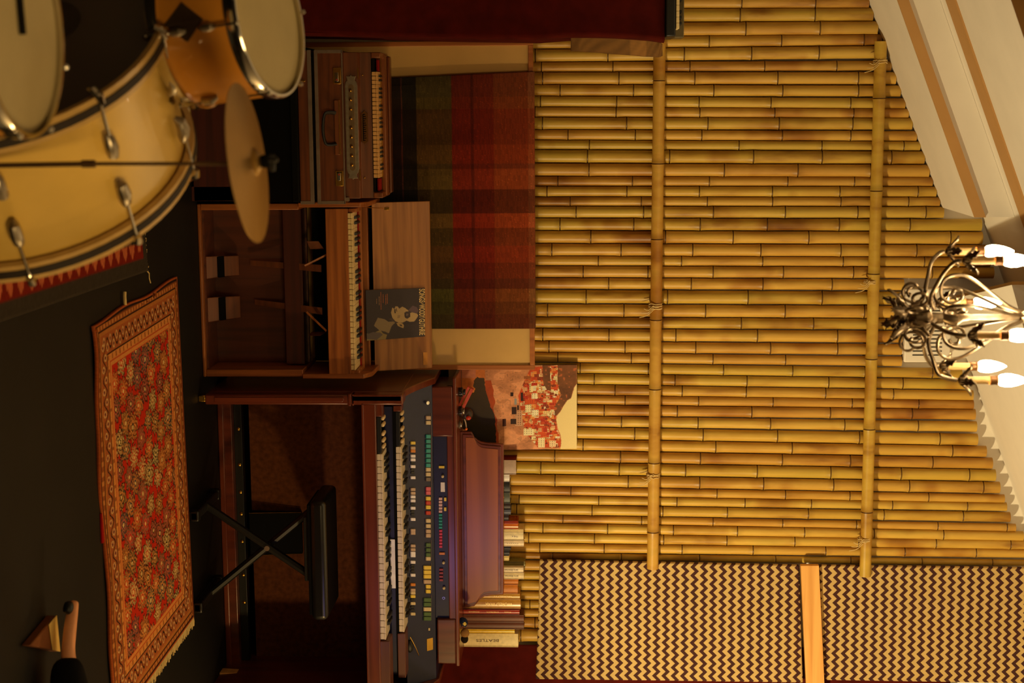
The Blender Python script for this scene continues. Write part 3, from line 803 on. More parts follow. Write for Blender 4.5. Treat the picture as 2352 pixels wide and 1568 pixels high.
# treadles with straps, knee swells
M_treadle = wood('treadle_wood', (92, 48, 20), (116, 62, 28), 'x', .8, .55)
for (ya, yb) in ((588, 640), (683, 740)):
    xa, xb = XA(ya, OY+.05), XA(yb, OY+.05)
    za, zb = ZA(471, OY+.02), ZA(560, OY+.15)
    tr = MB().hexa([(xa,OY+.035,za),(xb,OY+.035,za),(xb,OY+.047,za-.012 if za>.03 else .021),(xa,OY+.047,za-.012 if za>.03 else .021),
                    (xa+.006,OY+.17,zb),(xb-.004,OY+.17,zb),(xb-.004,OY+.182,zb-.01),(xa+.006,OY+.182,zb-.01)]).build('treadle', M_treadle, t, bev=.003)
    f = .46
    m = MB(); 
    for (f0, f1) in ((.42, .62),):
        m.hexa([(xa+.002,OY+.033+.135*f0,za+(zb-za)*f0),(xb-.001,OY+.033+.135*f0,za+(zb-za)*f0),(xb-.001,OY+.036+.135*f0,za+(zb-za)*f0),(xa+.002,OY+.036+.135*f0,za+(zb-za)*f0),
                (xa+.004,OY+.033+.135*f1,za+(zb-za)*f1),(xb-.003,OY+.033+.135*f1,za+(zb-za)*f1),(xb-.003,OY+.036+.135*f1,za+(zb-za)*f1),(xa+.004,OY+.036+.135*f1,za+(zb-za)*f1)])
    m.build('rubber_mat', M_blackcloth, tr)
for (a1, b1, a2, b2) in (((575, 603), (738, 616), 0, 0), ((585, 693), (740, 714), 0, 0)):
    p, q_ = at(a1[0], a1[1], OY+.165), at(b1[0], b1[1], OY+.10)
    MB().hexa([(p.x-.010,p.y,p.z),(p.x+.012,p.y,p.z),(p.x+.012,p.y+.003,p.z),(p.x-.010,p.y+.003,p.z),(q_.x-.014,q_.y,q_.z),(q_.x+.016,q_.y,q_.z),(q_.x+.016,q_.y+.003,q_.z),(q_.x-.014,q_.y+.003,q_.z)]).build('strap', M_treadle, t)
for (pa, pb, pc) in (((708, 552), (738, 562), (742, 595)), ((712, 768), (745, 752), (752, 756))):
    q0 = at(pa[0], pa[1], OY+.09); q1 = at(pb[0], pb[1]+10, OY+.09)
    kw = MB().hexa([(q0.x,OY+.05,q0.z),(q1.x,OY+.09,q0.z+.006),(q1.x,OY+.10,q0.z+.006),(q0.x,OY+.06,q0.z),(q0.x,OY+.05,q0.z+.05),(q1.x,OY+.09,q1.z+.012),(q1.x,OY+.10,q1.z+.012),(q0.x,OY+.06,q0.z+.05)]).build('knee_lever', M_treadle, t, bev=.002)
    MB().tube([at(pa[0]-8, 610 if pa[1] < 600 else 716, OY+.07), at(750, 585 if pa[1] < 600 else 760, OY+.07)], .006, 8, flat=.5).build('lever_arm', M_oak, kw)

# ================================================================ song book on the lid
M_book = attrmat('song_book_cover', 0.5, 0.08, 200, 0.0, spec=.4)
def sbp(px, py, off): return lidp(px, py, off)
q00 = Vector(sbp(843, 665, .0)); q10 = Vector(sbp(843, 781, .0)); q11 = Vector(sbp(975, 772, .0)); q01 = Vector(sbp(975, 660.5, .0))
q00.y = q10.y = LY0-.022; q00.z = q10.z = ZA(840.5, OY+.14)+.001
nrm = (q10-q00).cross(q01-q00).normalized()
if nrm.y > 0: nrm = -nrm
tb = thing('song_book', 'grey songbook with a man in profile on its cover, propped on the oak lid', 'book', q00+(q10-q00)*.5)
def sb(u, v, off=0.0):
    return (q00*(1-u)+q10*u)*(1-v) + (q01*(1-u)+q11*u)*v + nrm*off
m = MB().hexa([sb(0,0,.001),sb(1,0,.001),sb(1,0,.007),sb(0,0,.007),sb(0,1,.001),sb(1,1,.001),sb(1,1,.007),sb(0,1,.007)])
m.build('pages', plain('paper', (224, 204, 160), .8), tb)
def inpoly(U, V, P):
    ins = np.zeros(U.shape, bool); n = len(P); j = n-1
    for i in range(n):
        xi, yi = P[i]; xj, yj = P[j]
        c = ((yi > V) != (yj > V)) & (U < (xj-xi)*(V-yi)/((yj-yi) or 1e-9)+xi)
        ins ^= c; j = i
    return ins
def sbcol(U, V):
    # photo crop coords: u along py (270..1300 of 1764px zoom), v along px (190..1520)
    X = U; Z = V
    c = np.ones(U.shape+(3,))*lin(62, 52, 58)
    def P(pts): return [((y-265)/1070.0, (x-190)/1335.0) for x, y in pts]
    def put(pts, col, mix=1.0):
        k = inpoly(X, Z, P(pts)); c[k] = c[k]*(1-mix)+lin(*col)*mix
    put([(190,1180),(300,1200),(480,1130),(560,1110),(660,1220),(620,1340),(190,1380)], (150,130,84))     # shirt
    put([(190,1200),(330,1160),(500,1180),(560,1230),(420,1330),(190,1300)], (104, 92, 92))
    put([(360,1025),(450,860),(600,900),(690,960),(820,960),(840,990),(760,1060),(700,1200),(620,1220),(480,1130)], (150,130,100))  # neck, collar
    put([(520,1140),(620,1170),(690,1210),(660,1240),(560,1200)], (70,58,56))
    # head in profile, facing the left of the cover
    put([(780,660),(830,690),(850,640),(900,640),(940,690),(1010,650),(1080,690),(1140,740),(1180,800),(1240,780),(1340,820),(1370,860),(1330,930),(1270,990),(1180,990),(1100,960),(1010,1000),(920,990),(850,960),(780,880),(750,770)], (196,168,122))
    put([(1140,740),(1240,640),(1340,680),(1380,760),(1340,820),(1240,790)], (104,84,96))
    put([(820,690),(850,700),(860,780),(830,790)], (70,58,60)); put([(870,660),(890,740),(875,760),(862,700)], (84,66,64))
    put([(1050,790),(1090,760),(1180,760),(1190,880),(1120,920),(1060,890)], (66,54,58))
    put([(1100,800),(1150,820),(1120,860),(1090,850)], (120,100,92))
    put([(900,830),(960,830),(950,890),(890,900)], (150,124,94), .7)
    put([(770,880),(850,960),(880,990),(840,990),(700,900)], (90,74,72), .8)
    put([(870,1000),(920,990),(1010,1010),(1040,1060),(1030,1120),(980,1100),(900,1060)], (190,160,110))  # ear
    put([(930,1030),(990,1040),(1010,1080),(960,1070)], (80,64,60))
    put([(1180,990),(1270,990),(1330,930),(1380,850),(1390,1000),(1200,1060),(1050,1010)], (58,48,54))
    return c
grid('cover', 150, 180, lambda u, v: sb(u, v, .0076), sbcol, M_book, tb, thick=.0008)
M_cream_ink = plain('cream_ink', (244, 214, 150), .6); M_orange_ink = plain('orange_ink', (196, 120, 84), .6)
ex = (q10-q00).normalized(); ez = (sb(.5,1)-sb(.5,0)).normalized(); en = ex.cross(ez).normalized()
if en.dot(nrm) < 0: en = -en
rotm = Matrix((ex, ez, ex.cross(ez))).transposed().to_euler()
W_ = (q10-q00).length; H_ = (sb(.5,1)-sb(.5,0)).length
def sbt(body, u, v, size, mat, wid, nm='lettering'):
    o = text(nm, body, size, mat, tb, sb(u, v, .0086), rotm, ext=.0002, align='CENTER', offset=(.0006 if size > .03 else 0))
    wd = max(p.co.x for p in o.data.vertices)-min(p.co.x for p in o.data.vertices)
    k = wid/wd
    for p in o.data.vertices: p.co.x *= k
    return o
o = sbt('SONGS', .155, .942, .036, M_cream_ink, W_*.27); o = sbt('WOODY', .475, .942, .036, M_cream_ink, W_*.27); sbt('GUTHRIE', .795, .942, .036, M_cream_ink, W_*.33)
sbt('OF', .315, .95, .014, M_cream_ink, W_*.035)
M_smallink = plain('faded_ink', (180, 140, 110), .6)
rk = random.Random(4)
for (v, u, wd) in ((.352, .19, .20), (.325, .20, .19), (.282, .18, .17), (.245, .22, .34), (.215, .22, .17), (.172, .23, .1)):
    m = MB(); x = -wd/2
    while x < wd/2:
        l = rk.uniform(.008, .016); b0 = sb(u+x, v, .0084); 
        m.hexa([b0, b0+ex*(W_*l), b0+ex*(W_*l)+ez*.0035, b0+ez*.0035, b0+nrm*.0003, b0+nrm*.0003+ex*(W_*l), b0+nrm*.0003+ex*(W_*l)+ez*.0035, b0+nrm*.0003+ez*.0035]); x += l+rk.uniform(.004, .010)
    m.build('small_print', M_orange_ink if v > .22 else M_smallink, tb, smooth=False)

# ================================================================ console organ
GY = 6.40
M_wal = wood('red_walnut', (92, 36, 20), (118, 52, 28), 'x', 0.5, 0.28, coat=.5)
M_walz = wood('red_walnut_upright', (84, 32, 18), (110, 46, 26), 'z', 0.5, 0.3, coat=.5)
M_burl = wood('burl_walnut', (122, 58, 20), (152, 80, 32), 'x', 0.18, 0.35, coat=.4)
M_panelblue = plain('dark_slate_panel', (24, 27, 62), 0.42, var=.1)
zg = lambda px, Y=GY, py=1200: ZA(px, Y, py)
gx0 = XA(907, GY); gx1 = XA(1640, GY)
GB = 7.10
t = thing('console_organ', 'large two-manual walnut console organ with coloured tabs, at the right', 'organ', ((gx0+gx1)/2, 6.75, 0))
# left front stile with panel moulding and metal foot
sx1 = XA(930, GY)
st = bx('front_stile', M_walz, t, gx0, sx1, GY, GY+.06, .03, zg(800, GY, 915), bev=.005)
xa_, xb_ = gx0+.010, sx1-.012
r_ = (xb_-xa_)/2
pl = [(xa_, .07), (xb_, .07)] + [((xa_+xb_)/2+r_*math.cos(a_), zg(790, GY, 915)-r_+r_*math.sin(a_)) for a_ in np.linspace(0, math.pi, 9)]
MB().py(pl, GY-.006, GY+.002).build('raised_moulding', M_walz, st, bev=.002)
bx('capital', M_wal, t, gx0-.004, sx1+.004, GY-.006, GY+.065, zg(800, GY, 915), zg(806, GY, 915), bev=.002)
bx('capital', M_wal, t, gx0-.002, sx1+.002, GY-.004, GY+.06, zg(808, GY, 915), zg(813, GY, 915), bev=.002)
bx('capital_core', M_walz, t, gx0+.002, sx1-.002, GY, GY+.06, zg(805, GY, 915), zg(812, GY, 915), bev=.001)
MB().box(gx0+.004, sx1-.010, GY+.004, GY+.055, 0, .032).build('foot', M_brass, t, bev=.004)
bx('front_stile', M_walz, t, gx1-.05, gx1, GY, GY+.06, 0, zg(810), bev=.005)
# side panels
bx('side_panel', M_walz, t, gx0-.004, gx0+.018, GY+.06, GB, 0.03, zg(925), bev=.002)
bx('side_panel', M_walz, t, XA(1535, GY+.3), XA(1535, GY+.3)+.02, GY+.06, GB, 0.0, zg(838), bev=.002)
# curved arms: profile in (y,z)
def arm(xa, xb, cap=True):
    P = [(GY-.004, zg(813)), (GY-.004, ZA(925, GY, 915)-.004)]
    crv = [(GY+.02, ZA(925, GY, 915)), (GY+.10, ZA(931, GY+.1, 915)), (GY+.20, ZA(948, GY+.2, 900)), (GY+.30, ZA(970, GY+.3, 890)), (GY+.38, ZA(990, GY+.38, 884)), (GY+.42, ZA(1000, GY+.42, 880))]
    sp_ = [ (p.y, p.z) for p in spline([(0, y, z) for y, z in crv], 5)]
    P += sp_ + [(GB, sp_[-1][1]), (GB, zg(813))]
    return MB().px(P, xa, xb)
arm(gx0-.002, gx0+.028).build('arm', M_wal, t, bev=.004)
arx = XA(1570, GY+.35)
arm(arx, arx+.03).build('arm', M_wal, t, bev=.004)
arm_block = bx('arm_block', M_wal, t, gx0, sx1, GY-.004, GY+.10, zg(812), zg(925, GY, 915), bev=.006)
# key slip rail
bx('key_slip', M_wal, t, sx1-.004, gx1, GY-.004, GY+.02, zg(838), zg(868), bev=.004)
bx('slip_bead', M_wal, t, sx1-.004, gx1, GY-.008, GY-.002, zg(836), zg(841), bev=.002)
bx('key_bed', M_dark, t, gx0+.02, gx1-.02, GY+.02, GB-.02, zg(838), zg(846), bev=0)
# body behind
bx('back_panel', M_dark, t, gx0+.01, gx1-.01, GB-.02, GB, .02, zg(1000), bev=0)
# knee panel of speaker cloth
M_spk = attrmat('speaker_cloth', .9, .2, 200, .3)
M_spk2 = plain('speaker_cloth_plain', (96, 54, 28), .9, var=.3, scale=45, bump=.3)
KY = GY+.44
bx('speaker_cloth', M_spk2, t, gx0+.03, XA(1535, KY), KY, KY+.015, ZA(573, KY), ZA(833, GY)+.02, bev=0)
m = MB(); kz0 = ZA(561, KY)
m.box(gx0+.03, XA(1505, KY), KY-.012, KY-.002, kz0-.004, kz0+.001).build('gold_strip', M_brass, t)
bx('toe_panel', M_blackp, t, gx0+.03, XA(1512, KY), KY-.06, KY-.02, ZA(537, KY-.06), ZA(556, KY-.06), bev=.003)
bx('toe_panel', M_blackp, t, gx0+.03, XA(1512, KY), KY-.02, KY+.01, ZA(537, KY-.06), kz0-.004, bev=0)
kb = bx('base_rail', M_walz, t, gx0+.018, XA(1530, KY-.09), KY-.10, KY-.05, 0.02, ZA(533, KY-.10), bev=.004)
bx('base_bead', M_wal, t, gx0+.018, XA(1530, KY-.09), KY-.112, KY-.098, 0.0, ZA(514, KY-.11), bev=.004)
for pyv in (985, 1067, 1130, 1180, 1243, 1320, 1383):
    p = at(542+.0*pyv, pyv, KY-.062); MB().lathe([(.0075,0),(.0075,.002),(.005,.004),(0,.0045)], (p.x, KY-.060, (ZA(537,KY-.06)+ZA(556,KY-.06))/2+.003), (0,-1,0), 14).build('stud', M_brass, t)
# expression pedal box
p0 = at(572, 1178, KY-.05); p1 = at(692, 1276, KY-.05)
eb = MB().hexa([(p0.x,KY-.05,p0.z),(p1.x,KY-.05,p0.z),(p1.x,KY-.001,p0.z),(p0.x,KY-.001,p0.z),(p0.x+.004,KY-.02,p1.z),(p1.x-.002,KY-.02,p1.z),(p1.x-.002,KY-.001,p1.z),(p0.x+.004,KY-.001,p1.z)]).build('pedal_box', M_dark, t, bev=.002)
for xx in (p0.x, p1.x):
    MB().tube([(xx, KY-.052, p0.z), (xx+(.003 if xx == p0.x else -.002), KY-.022, p1.z)], .0018, 6).build('metal_edge', M_brass, eb)
# manuals
def manual(name, ya, yb, ypresA, yf, zt, presets, keys0, keys1, blockR0, blockR1, blz):
    mm = MB().box(XA(ya, yf), XA(yb, yf), yf+.005, yf+.15, zt-.035, zt-.02).build(name, M_dark, t)
    keys(mm, XA(keys0, yf), XA(keys1, yf), yf, zt, .135, 29, M_okey, M_blackp, lip=.022, blen=.66, bh=.013, start=3)
    bx('preset_block', M_blackp, mm, XA(ypresA, yf), XA(keys0, yf)-.002, yf+.004, yf+.03, zt-.022, zt-.004, bev=.002)
    for pv in presets:
        x = XA(pv, yf); 
        MB().box(x-.0085, x+.0085, yf+.004, yf+.06, zt-.004, zt+.010).build('preset_key', M_preset, mm, bev=.006, seg=3)
    bx('cheek_block', M_cheek, mm, XA(blockR0, yf), XA(blockR1, yf), yf-.002, yf+.10, zt-.03, zt+blz, bev=.003)
    return mm
M_okey = plain('organ_ivory', (232, 218, 190), 0.3, var=.03)
M_preset = plain('cream_paddle', (226, 200, 150), .35)
M_cheek = wood('plum_walnut', (88, 46, 36), (104, 58, 44), 'x', .4, .35)
zl = ZA(882, GY+.02, 1250)
manual('lower_manual', 932, 1600, 958, GY+.022, zl, (962, 977, 998, 1013, 1027), 1043, 1470, 1473, 1600, .016)
bx('key_block', M_wal, t, sx1, XA(957, GY+.02), GY+.02, GY+.08, zl-.03, zl+.004, bev=.002)
UY = GY+.165
zu = ZA(925, UY, 1250)
manual('upper_manual', 930, 1560, 946, UY, zu, (951, 966, 987, 1001, 1015), 1026, 1452, 1455, 1557, .004)
bx('key_block', M_wal, t, XA(932, UY), XA(945, UY), UY, UY+.08, zu-.03, zu+.004, bev=.002)
bx('manual_riser', M_panelblue, t, XA(935, UY), XA(1552, UY), UY+.012, UY+.03, zl-.01, zu-.022, bev=.001)
# paper strip and chrome rail between the manuals
p0 = at(902, 1238, UY+.008); p1 = at(902, 1350, UY+.008)
tag(MB().box(p0.x, p1.x, UY+.004, UY+.0115, p0.z-.011, p0.z+.0095).build('paper_strip', plain('white_paper', (250, 246, 250), .6), None), 'long white paper strip stuck between the two organ keyboards', 'paper')
MB().cyl(at(892, 1485, UY-.02), at(894, 1548, UY-.02), .0028).build('chrome_rail', M_chrome, t)
# control panel: sloping face behind upper manual, then step, then upper rows
CY0 = UY+.15; CY1 = CY0+.10
zc0 = zu-.01; zc1 = ZA(998, CY1, 1250)
def cp(px):  # y on slope for a given height fraction
    pass
cxa, cxb = gx0+.026, arx
MB().px([(CY0, zc0), (CY1, zc1), (GB-.02, zc1), (GB-.02, zc0)], cxa, cxb).build('tab_panel', M_panelblue, t, bev=.002)
def slope(px, py, off=.0):
    s = (zc1-zc0)/(CY1-CY0); d = ray(px, py)
    tt = (CAM.z - zc0 - s*(CAM.y-CY0))/(s*d.y - d.z)
    p = CAM+d*tt; n = Vector((0, -(zc1-zc0), (CY1-CY0))).normalized()
    return p+n*off, n
pal = {'w': (244,238,236), 't': (196,168,140), 'o': (214,130,40), 'y': (236,206,80), 'T': (40,150,140), 'c': (214,194,150), 'g': (120,104,90), 'p': (214,96,110), 'r': (196,52,28), 'G': (74,104,58), 'd': (150,54,24), 'P': (214,60,84), 'h': (228,190,190), 'k': (20,18,20)}
tabm = {}
def tm(k):
    if k not in tabm: tabm[k] = plain('tab_'+{'w':'white','t':'tan','o':'orange','y':'yellow','T':'teal','c':'cream','g':'grey','p':'pink','r':'red','G':'green','d':'rust','P':'rose','h':'pale_pink','k':'black'}[k], pal[k], .35, var=.03)
    return tabm[k]
def tab(pxa, pxb, py, hw, k, name='tab', thick=.008):
    a, n = slope(pxa, py, 0); b_, _ = slope(pxb, py, 0)
    o1, o2 = a+n*thick, b_+n*(thick*1.2)
    x = hw
    m = MB().hexa([(a.x-x,a.y,a.z),(a.x+x,a.y,a.z),(b_.x+x,b_.y,b_.z),(b_.x-x,b_.y,b_.z),(a.x-x,o1.y,o1.z),(a.x+x,o1.y,o1.z),(b_.x+x,o2.y,o2.z),(b_.x-x,o2.y,o2.z)])
    return m.build(name, tm(k), t, bev=.0012, seg=1)
row1 = [(1016.5,'y'),(1028,'t'),(1035,'o'),(1046.5,'w'),(1055,'w'),(1070.6,'w'),(1096,'w'),(1123,'t'),(1131.5,'t'),(1140,'w'),(1149,'w'),(1166,'w'),(1191.7,'w'),(1217,'t'),(1223.5,'t'),(1252.6,'t'),(1261,'t'),(1269,'w'),(1275,'w'),(1290,'w'),(1319.7,'w'),(1341.5,'o'),(1353.8,'t'),(1360.6,'c'),(1368.5,'y'),(1384.7,'c'),(1408.7,'c')]
for pv, k in row1: tab(942, 952, pv, .0066, k)
for pv in (1062, 1078, 1085, 1157, 1174, 1181, 1298, 1304, 1311, 1376, 1393, 1400): tab(943, 951, pv, .0050, 'k', 'dark_tab', .004)
row2 = [(958.8,'t'),(970,'c')]+[(1001.7+11*i,'T') for i in range(7)]+[(1077.5,'c'),(1088.5,'c'),(1100,'g'),(1121.8,'p'),(1131,'p'),(1144,'y'),(1154,'r'),(1164,'y'),(1177,'r'),(1195,'c'),(1207,'c'),(1219,'t'),(1229,'t'),(1250.5,'G'),(1262,'G'),(1273,'G'),(1282,'c'),(1346,'y'),(1357,'y')]
for pv, k in row2: tab(977, 987, pv, .0085, k)
for pv, k in [(1302.6,'y'),(1313,'y'),(1323,'y'),(1335,'t'),(1376.5,'G'),(1387,'G'),(1398,'c'),(1409,'G'),(1419.5,'G')]: tab(972, 988, pv, .0088, k)
# left round knob, metal trims
a, n = slope(979, 924); MB().lathe([(.007,0),(.009,.012),(.008,.014),(0,.015)], a, n, 18).build('knob', M_chrome, t)
m = MB()
for (ya, yb) in ((948, 1180), (1188, 1232), (1240, 1284), (1293, 1360), (1366, 1424)):
    a, n = slope(990, ya, .001); b_, _ = slope(990, yb, .001); m.tube([a, b_], .0011, 5)
m.build('light_strip', M_alu, t)
# upper vertical panel with third row
VY = CY1+.02
zv1 = ZA(1030, VY, 1250)
vx0, vx1 = XA(1001, VY), XA(1418, VY)
bx('upper_panel', M_panelblue, t, vx0, vx1, VY, GB-.03, zc1-.004, zv1, bev=.001)
# chunky wooden corner blocks and the top
ztp = ZA(1048, VY, 1250)
bx('corner_block', M_walz, t, XA(886, VY), vx0, VY-.018, GB-.02, ZA(992, VY), ztp-.005, bev=.006)
bx('corner_block', M_walz, t, vx1, XA(1521, VY), VY-.018, GB-.02, ZA(998, VY), ztp-.005, bev=.006)
bx('top_rail', M_wal, t, XA(886, VY), XA(1521, VY), VY-.012, VY+.02, zv1, ztp-.003, bev=.004)
tpx0, tpx1 = gx0+.0, XA(1521, VY)+.01
bx('top_board', M_wal, t, tpx0, tpx1, VY-.02, GB, ztp-.006, ztp+.010, bev=.004)
def vtab(px0, px1, py0, py1, k, name='tab', th=.007):
    a, b_ = at(px0, py0, VY), at(px1, py1, VY)
    return bx(name, tm(k), t, a.x, b_.x, VY-th, VY+.001, a.z, b_.z, bev=.0012)
for i in range(5): vtab(1008, 1016, 1141.7+7.3*i, 1147.2+7.3*i, 'h')
for i in range(5): vtab(1008, 1016, 1179+7.2*i, 1184.5+7.2*i, 'T')
for i in range(6): vtab(1009, 1016, 1215.5+7.2*i, 1221+7.2*i, 'P')
vtab(1008, 1021, 1069, 1074.5, 'y'); vtab(1009, 1022, 1267.5, 1273, 'o')
vtab(1020, 1025.5, 1141.5, 1150, 'y'); vtab(1020, 1025.5, 1164, 1172.5, 'y')
for i in range(4): vtab(1009, 1018, 1304.5+8*i, 1309.5+8*i, 'd')
vtab(1012, 1022, 1107, 1129, 'w', 'label_plate', .003)
for (px_, pv) in ((1017, 1093), (1019, 1291), (1020, 1349)):
    p = at(px_, pv, VY); MB().lathe([(.006,0),(.0065,.010),(.004,.013),(0,.0135)], p, (0,-1,0), 16).build('knob', tm('c'), t)
p = at(1019, 1373, VY); MB().lathe([(.0065,0),(.0065,.002),(.0042,.002),(.0042,0)], p, (0,-1,0), 16).build('jack_ring', M_chrome, t)
# brass plate + little square on slope
a, n = slope(987, 1479); b_, _ = slope(980, 1490)
p0, _ = slope(980, 1467, 0); p1, _ = slope(994, 1491, 0)
m = MB().hexa([p0, (p1.x,p0.y,p0.z), (p1.x,p0.y,p0.z)+0*n if False else Vector((p1.x,p0.y,p0.z))+n*.002, p0+n*.002, (p0.x,p1.y,p1.z), p1, p1+n*.002, Vector((p0.x,p1.y,p1.z))+n*.002])
m.build('brass_plate', M_brass, t)
a, n = slope(986, 1444); MB().box(a.x-.006, a.x+.006, a.y-.006, a.y, a.z-.004, a.z+.004).build('switch', tm('c'), t, bev=.001)
# music rest
RY = VY+.17
def rp(px, py): p = at(px, py, RY); return (p.x, p.z)
left = [(1053,990),(1083,991),(1086,996),(1090,1004),(1097,1010),(1106,1014),(1120,1016),(1157,1019)]
right = [(1157,1365),(1130,1366),(1113,1369),(1102,1376),(1096,1384),(1090,1391),(1056,1398)]
outl = [rp(*p) for p in left+right]
cxm = sum(p[0] for p in outl)/len(outl); czm = (ztp+ZA(1157, RY))/2
zr0 = ztp+.008
outl = [(x, max(z, zr0)) for x, z in outl]
mr = MB().py(outl, RY-.004, RY+.014).build('music_rest', M_wal, t, bev=.004)
def shrink(P, d):
    xs = [p[0] for p in P]; zs = [p[1] for p in P]; cx, cz = (min(xs)+max(xs))/2, (min(zs)+max(zs))/2
    hx, hz_ = (max(xs)-min(xs))/2, (max(zs)-min(zs))/2
    return [(cx+(x-cx)*(hx-d)/hx, cz+(z-cz)*(hz_-d)/hz_) for x, z in P]
MB().py(shrink(outl, .012), RY-.010, RY-.003).build('rest_moulding', M_walz, mr, bev=.003)
MB().py(shrink(outl, .026), RY-.0125, RY-.009).build('rest_burl_panel', M_burl, mr, bev=.002)
bx('rest_stay', M_wal, mr, cxm-.2, cxm+.2, RY+.014, RY+.022, zr0, zr0+.12, bev=.002)
ORGAN_TOP = ztp+.010

# pine plank ends under the organ at the right
p = at(515, 1536, 6.66)
tag(MB().hexa([(p.x-.005,6.60,0),(p.x+.30,6.60,0),(p.x+.30,6.66,0),(p.x-.005,6.66,0),(p.x+.012,6.64,.16),(p.x+.30,6.64,.05),(p.x+.30,6.68,.05),(p.x+.012,6.68,.16)]).build('wood_offcut', M_pine, None, bev=.002),
    'pale wedge-shaped wood offcut lying under the right end of the console organ', 'wood offcut')

# black drop-shaped ornament with gold rim on the organ's right
g = thing('earpiece', 'small black and gold hand mirror lying on the right end of the organ', 'mirror', slope(935, 1480)[0])
a1, n = slope(940, 1462, .012); a2, _ = slope(955, 1500, .012); mid, _ = slope(950, 1484, .012)
c_, _ = slope(938, 1482, .006)
m = MB(); m.ball(c_+n*.004, .03, 18, (1, .35, .55)); m.build('body', M_blackp, g)
rim = []
for k in range(9):
    p, _ = slope(936+20*(k/8.0), 1460+42*(k/8.0), .020+.006*math.sin(k/8*math.pi)); rim.append(p)
MB().tube(rim, .0022, 6).build('gold_rim', M_brass, g)
g['label'] = 'small black ornament with a gold rim lying at the right end of the organ tabs'; g['category'] = 'ornament'; g.name = 'ornament'

# ================================================================ folding keyboard bench
SY = GY+.0
M_vinyl = plain('black_vinyl', (18, 16, 15), 0.3, var=.1, scale=20, bump=.15)
zs0, zs1 = ZA(712, 6.35), ZA(757, 6.35)
xs0, xs1 = XA(1132, 6.35), XA(1402, 6.35)
t = thing('keyboard_bench', 'black X-frame bench with a padded seat, in front of the console organ', 'bench', ((xs0+xs1)/2, 6.36, 0))
MB().box(xs0, xs1, 6.20, 6.50, zs0+.014, zs1).build('cushion', M_vinyl, t, bev=.022, seg=5)
bx('seat_board', M_dark, t, xs0+.02, xs1-.02, 6.22, 6.48, zs0+.002, zs0+.016)
bx('seat_rail', M_blackp, t, XA(1175, 6.35), XA(1320, 6.35), 6.25, 6.28, zs0-.02, zs0+.002, bev=.003)
bx('seat_rail', M_blackp, t, XA(1175, 6.35), XA(1320, 6.35), 6.42, 6.45, zs0-.02, zs0+.002, bev=.003)
fl = at(470, 1158, 6.35); fr = at(463, 1372, 6.35)
xl, xr2 = XA(1162, 6.35), XA(1368, 6.35)
for (ytube) in (6.32,):
    MB().tube([(xl, 6.34, .035), (XA(1322, 6.35), 6.34, zs0-.01)], .016, 8).build('leg', M_blackp, t)
    MB().tube([(xr2, 6.375, .035), (XA(1178, 6.35), 6.375, zs0-.01)], .016, 8).build('leg', M_blackp, t)
xm = (xl+XA(1322,6.35)+xr2+XA(1178,6.35))/4
lv = (XA(1322,6.35)-xl); f = ((xl+xr2)/2-xl)/lv if lv else .5
cz = .035+(zs0-.045)*((xr2-xl)/((XA(1322,6.35)-xl)+(xr2-XA(1178,6.35))))
cx = xl+(XA(1322,6.35)-xl)*((cz-.035)/(zs0-.045))
MB().cyl((cx, 6.315, cz), (cx, 6.40, cz), .011).build('pivot', M_alu, t)
for xx in (xl, xr2):
    MB().box(xx-.018, xx+.018, 6.16, 6.56, .012, .042).build('foot_bar', M_blackp, t, bev=.005)
    for yy in (6.18, 6.54): MB().box(xx-.022, xx+.022, yy-.02, yy+.02, 0, .046).build('rubber_foot', M_vinyl, t, bev=.005)

# ================================================================ books on the organ
def book(y0, y1, pxt, col, label, Y=None, depth=.16, spine_mat=None, title=None, tcol=None, tsize=.012, lean=0, pxb=None, pages=(218,190,136), rough=.5, twid=None, tz=.5, kind='book', h=None):
    Y = Y or RY+.035
    x0, x1 = XA(y0, Y), XA(y1, Y); z0 = ORGAN_TOP+.001; z1 = ZA(pxt, Y, y0)
    depth = min(depth, WY-.062-Y)
    g = thing('book', label, 'book', ((x0+x1)/2, Y+depth/2, z0))
    mat = plain('book_cloth', col, rough, var=.12, scale=60)
    w_ = .0022
    w_ = min(w_, (x1-x0)*.2)
    m = MB().box(x0, x0+w_, Y, Y+depth, z0, z1).box(x1-w_, x1, Y, Y+depth, z0, z1)
    # rounded spine
    m.pz([(x0, Y+.004), (x0+(x1-x0)*.2, Y+.0008), ((x0+x1)/2, Y-.0006), (x1-(x1-x0)*.2, Y+.0008), (x1, Y+.004), (x1-.0008, Y+.0062), (x0+.0008, Y+.0062)], z0, z1)
    m.build('cover', mat, g)
    bx('pages', plain('book_pages', pages, .85, var=.15, scale=200), g, x0+w_*1.02, x1-w_*1.02, Y+.006, Y+depth-.003, z0+.002, z1-.0035, bev=0)
    if title:
        txts = title if isinstance(title, list) else [(title, tz, twid, tsize)]
        for (s, fz, wd, sz) in txts:
            o = text('spine_title', s, sz, tcol, g, ((x0+x1)/2, Y-.0009, z0+(z1-z0)*fz), (math.pi/2, math.pi/2, 0), ext=.0001)
            if wd:
                xs_ = [v.co.x for v in o.data.vertices]; k = wd/(max(xs_)-min(xs_))
                for v in o.data.vertices: v.co.x *= k
    return g
M_goldink = plain('gold_foil', (250, 214, 140), .3, metal=.3); M_darkink = plain('dark_ink', (60, 24, 20), .6); M_blueink = plain('violet_ink', (90, 60, 110), .6); M_whiteink = plain('white_ink', (240,236,230), .6)
bk = book
bk(1056, 1089, 1185, (176,150,130), 'thick book with a grey spine and red side, leftmost behind the music rest')
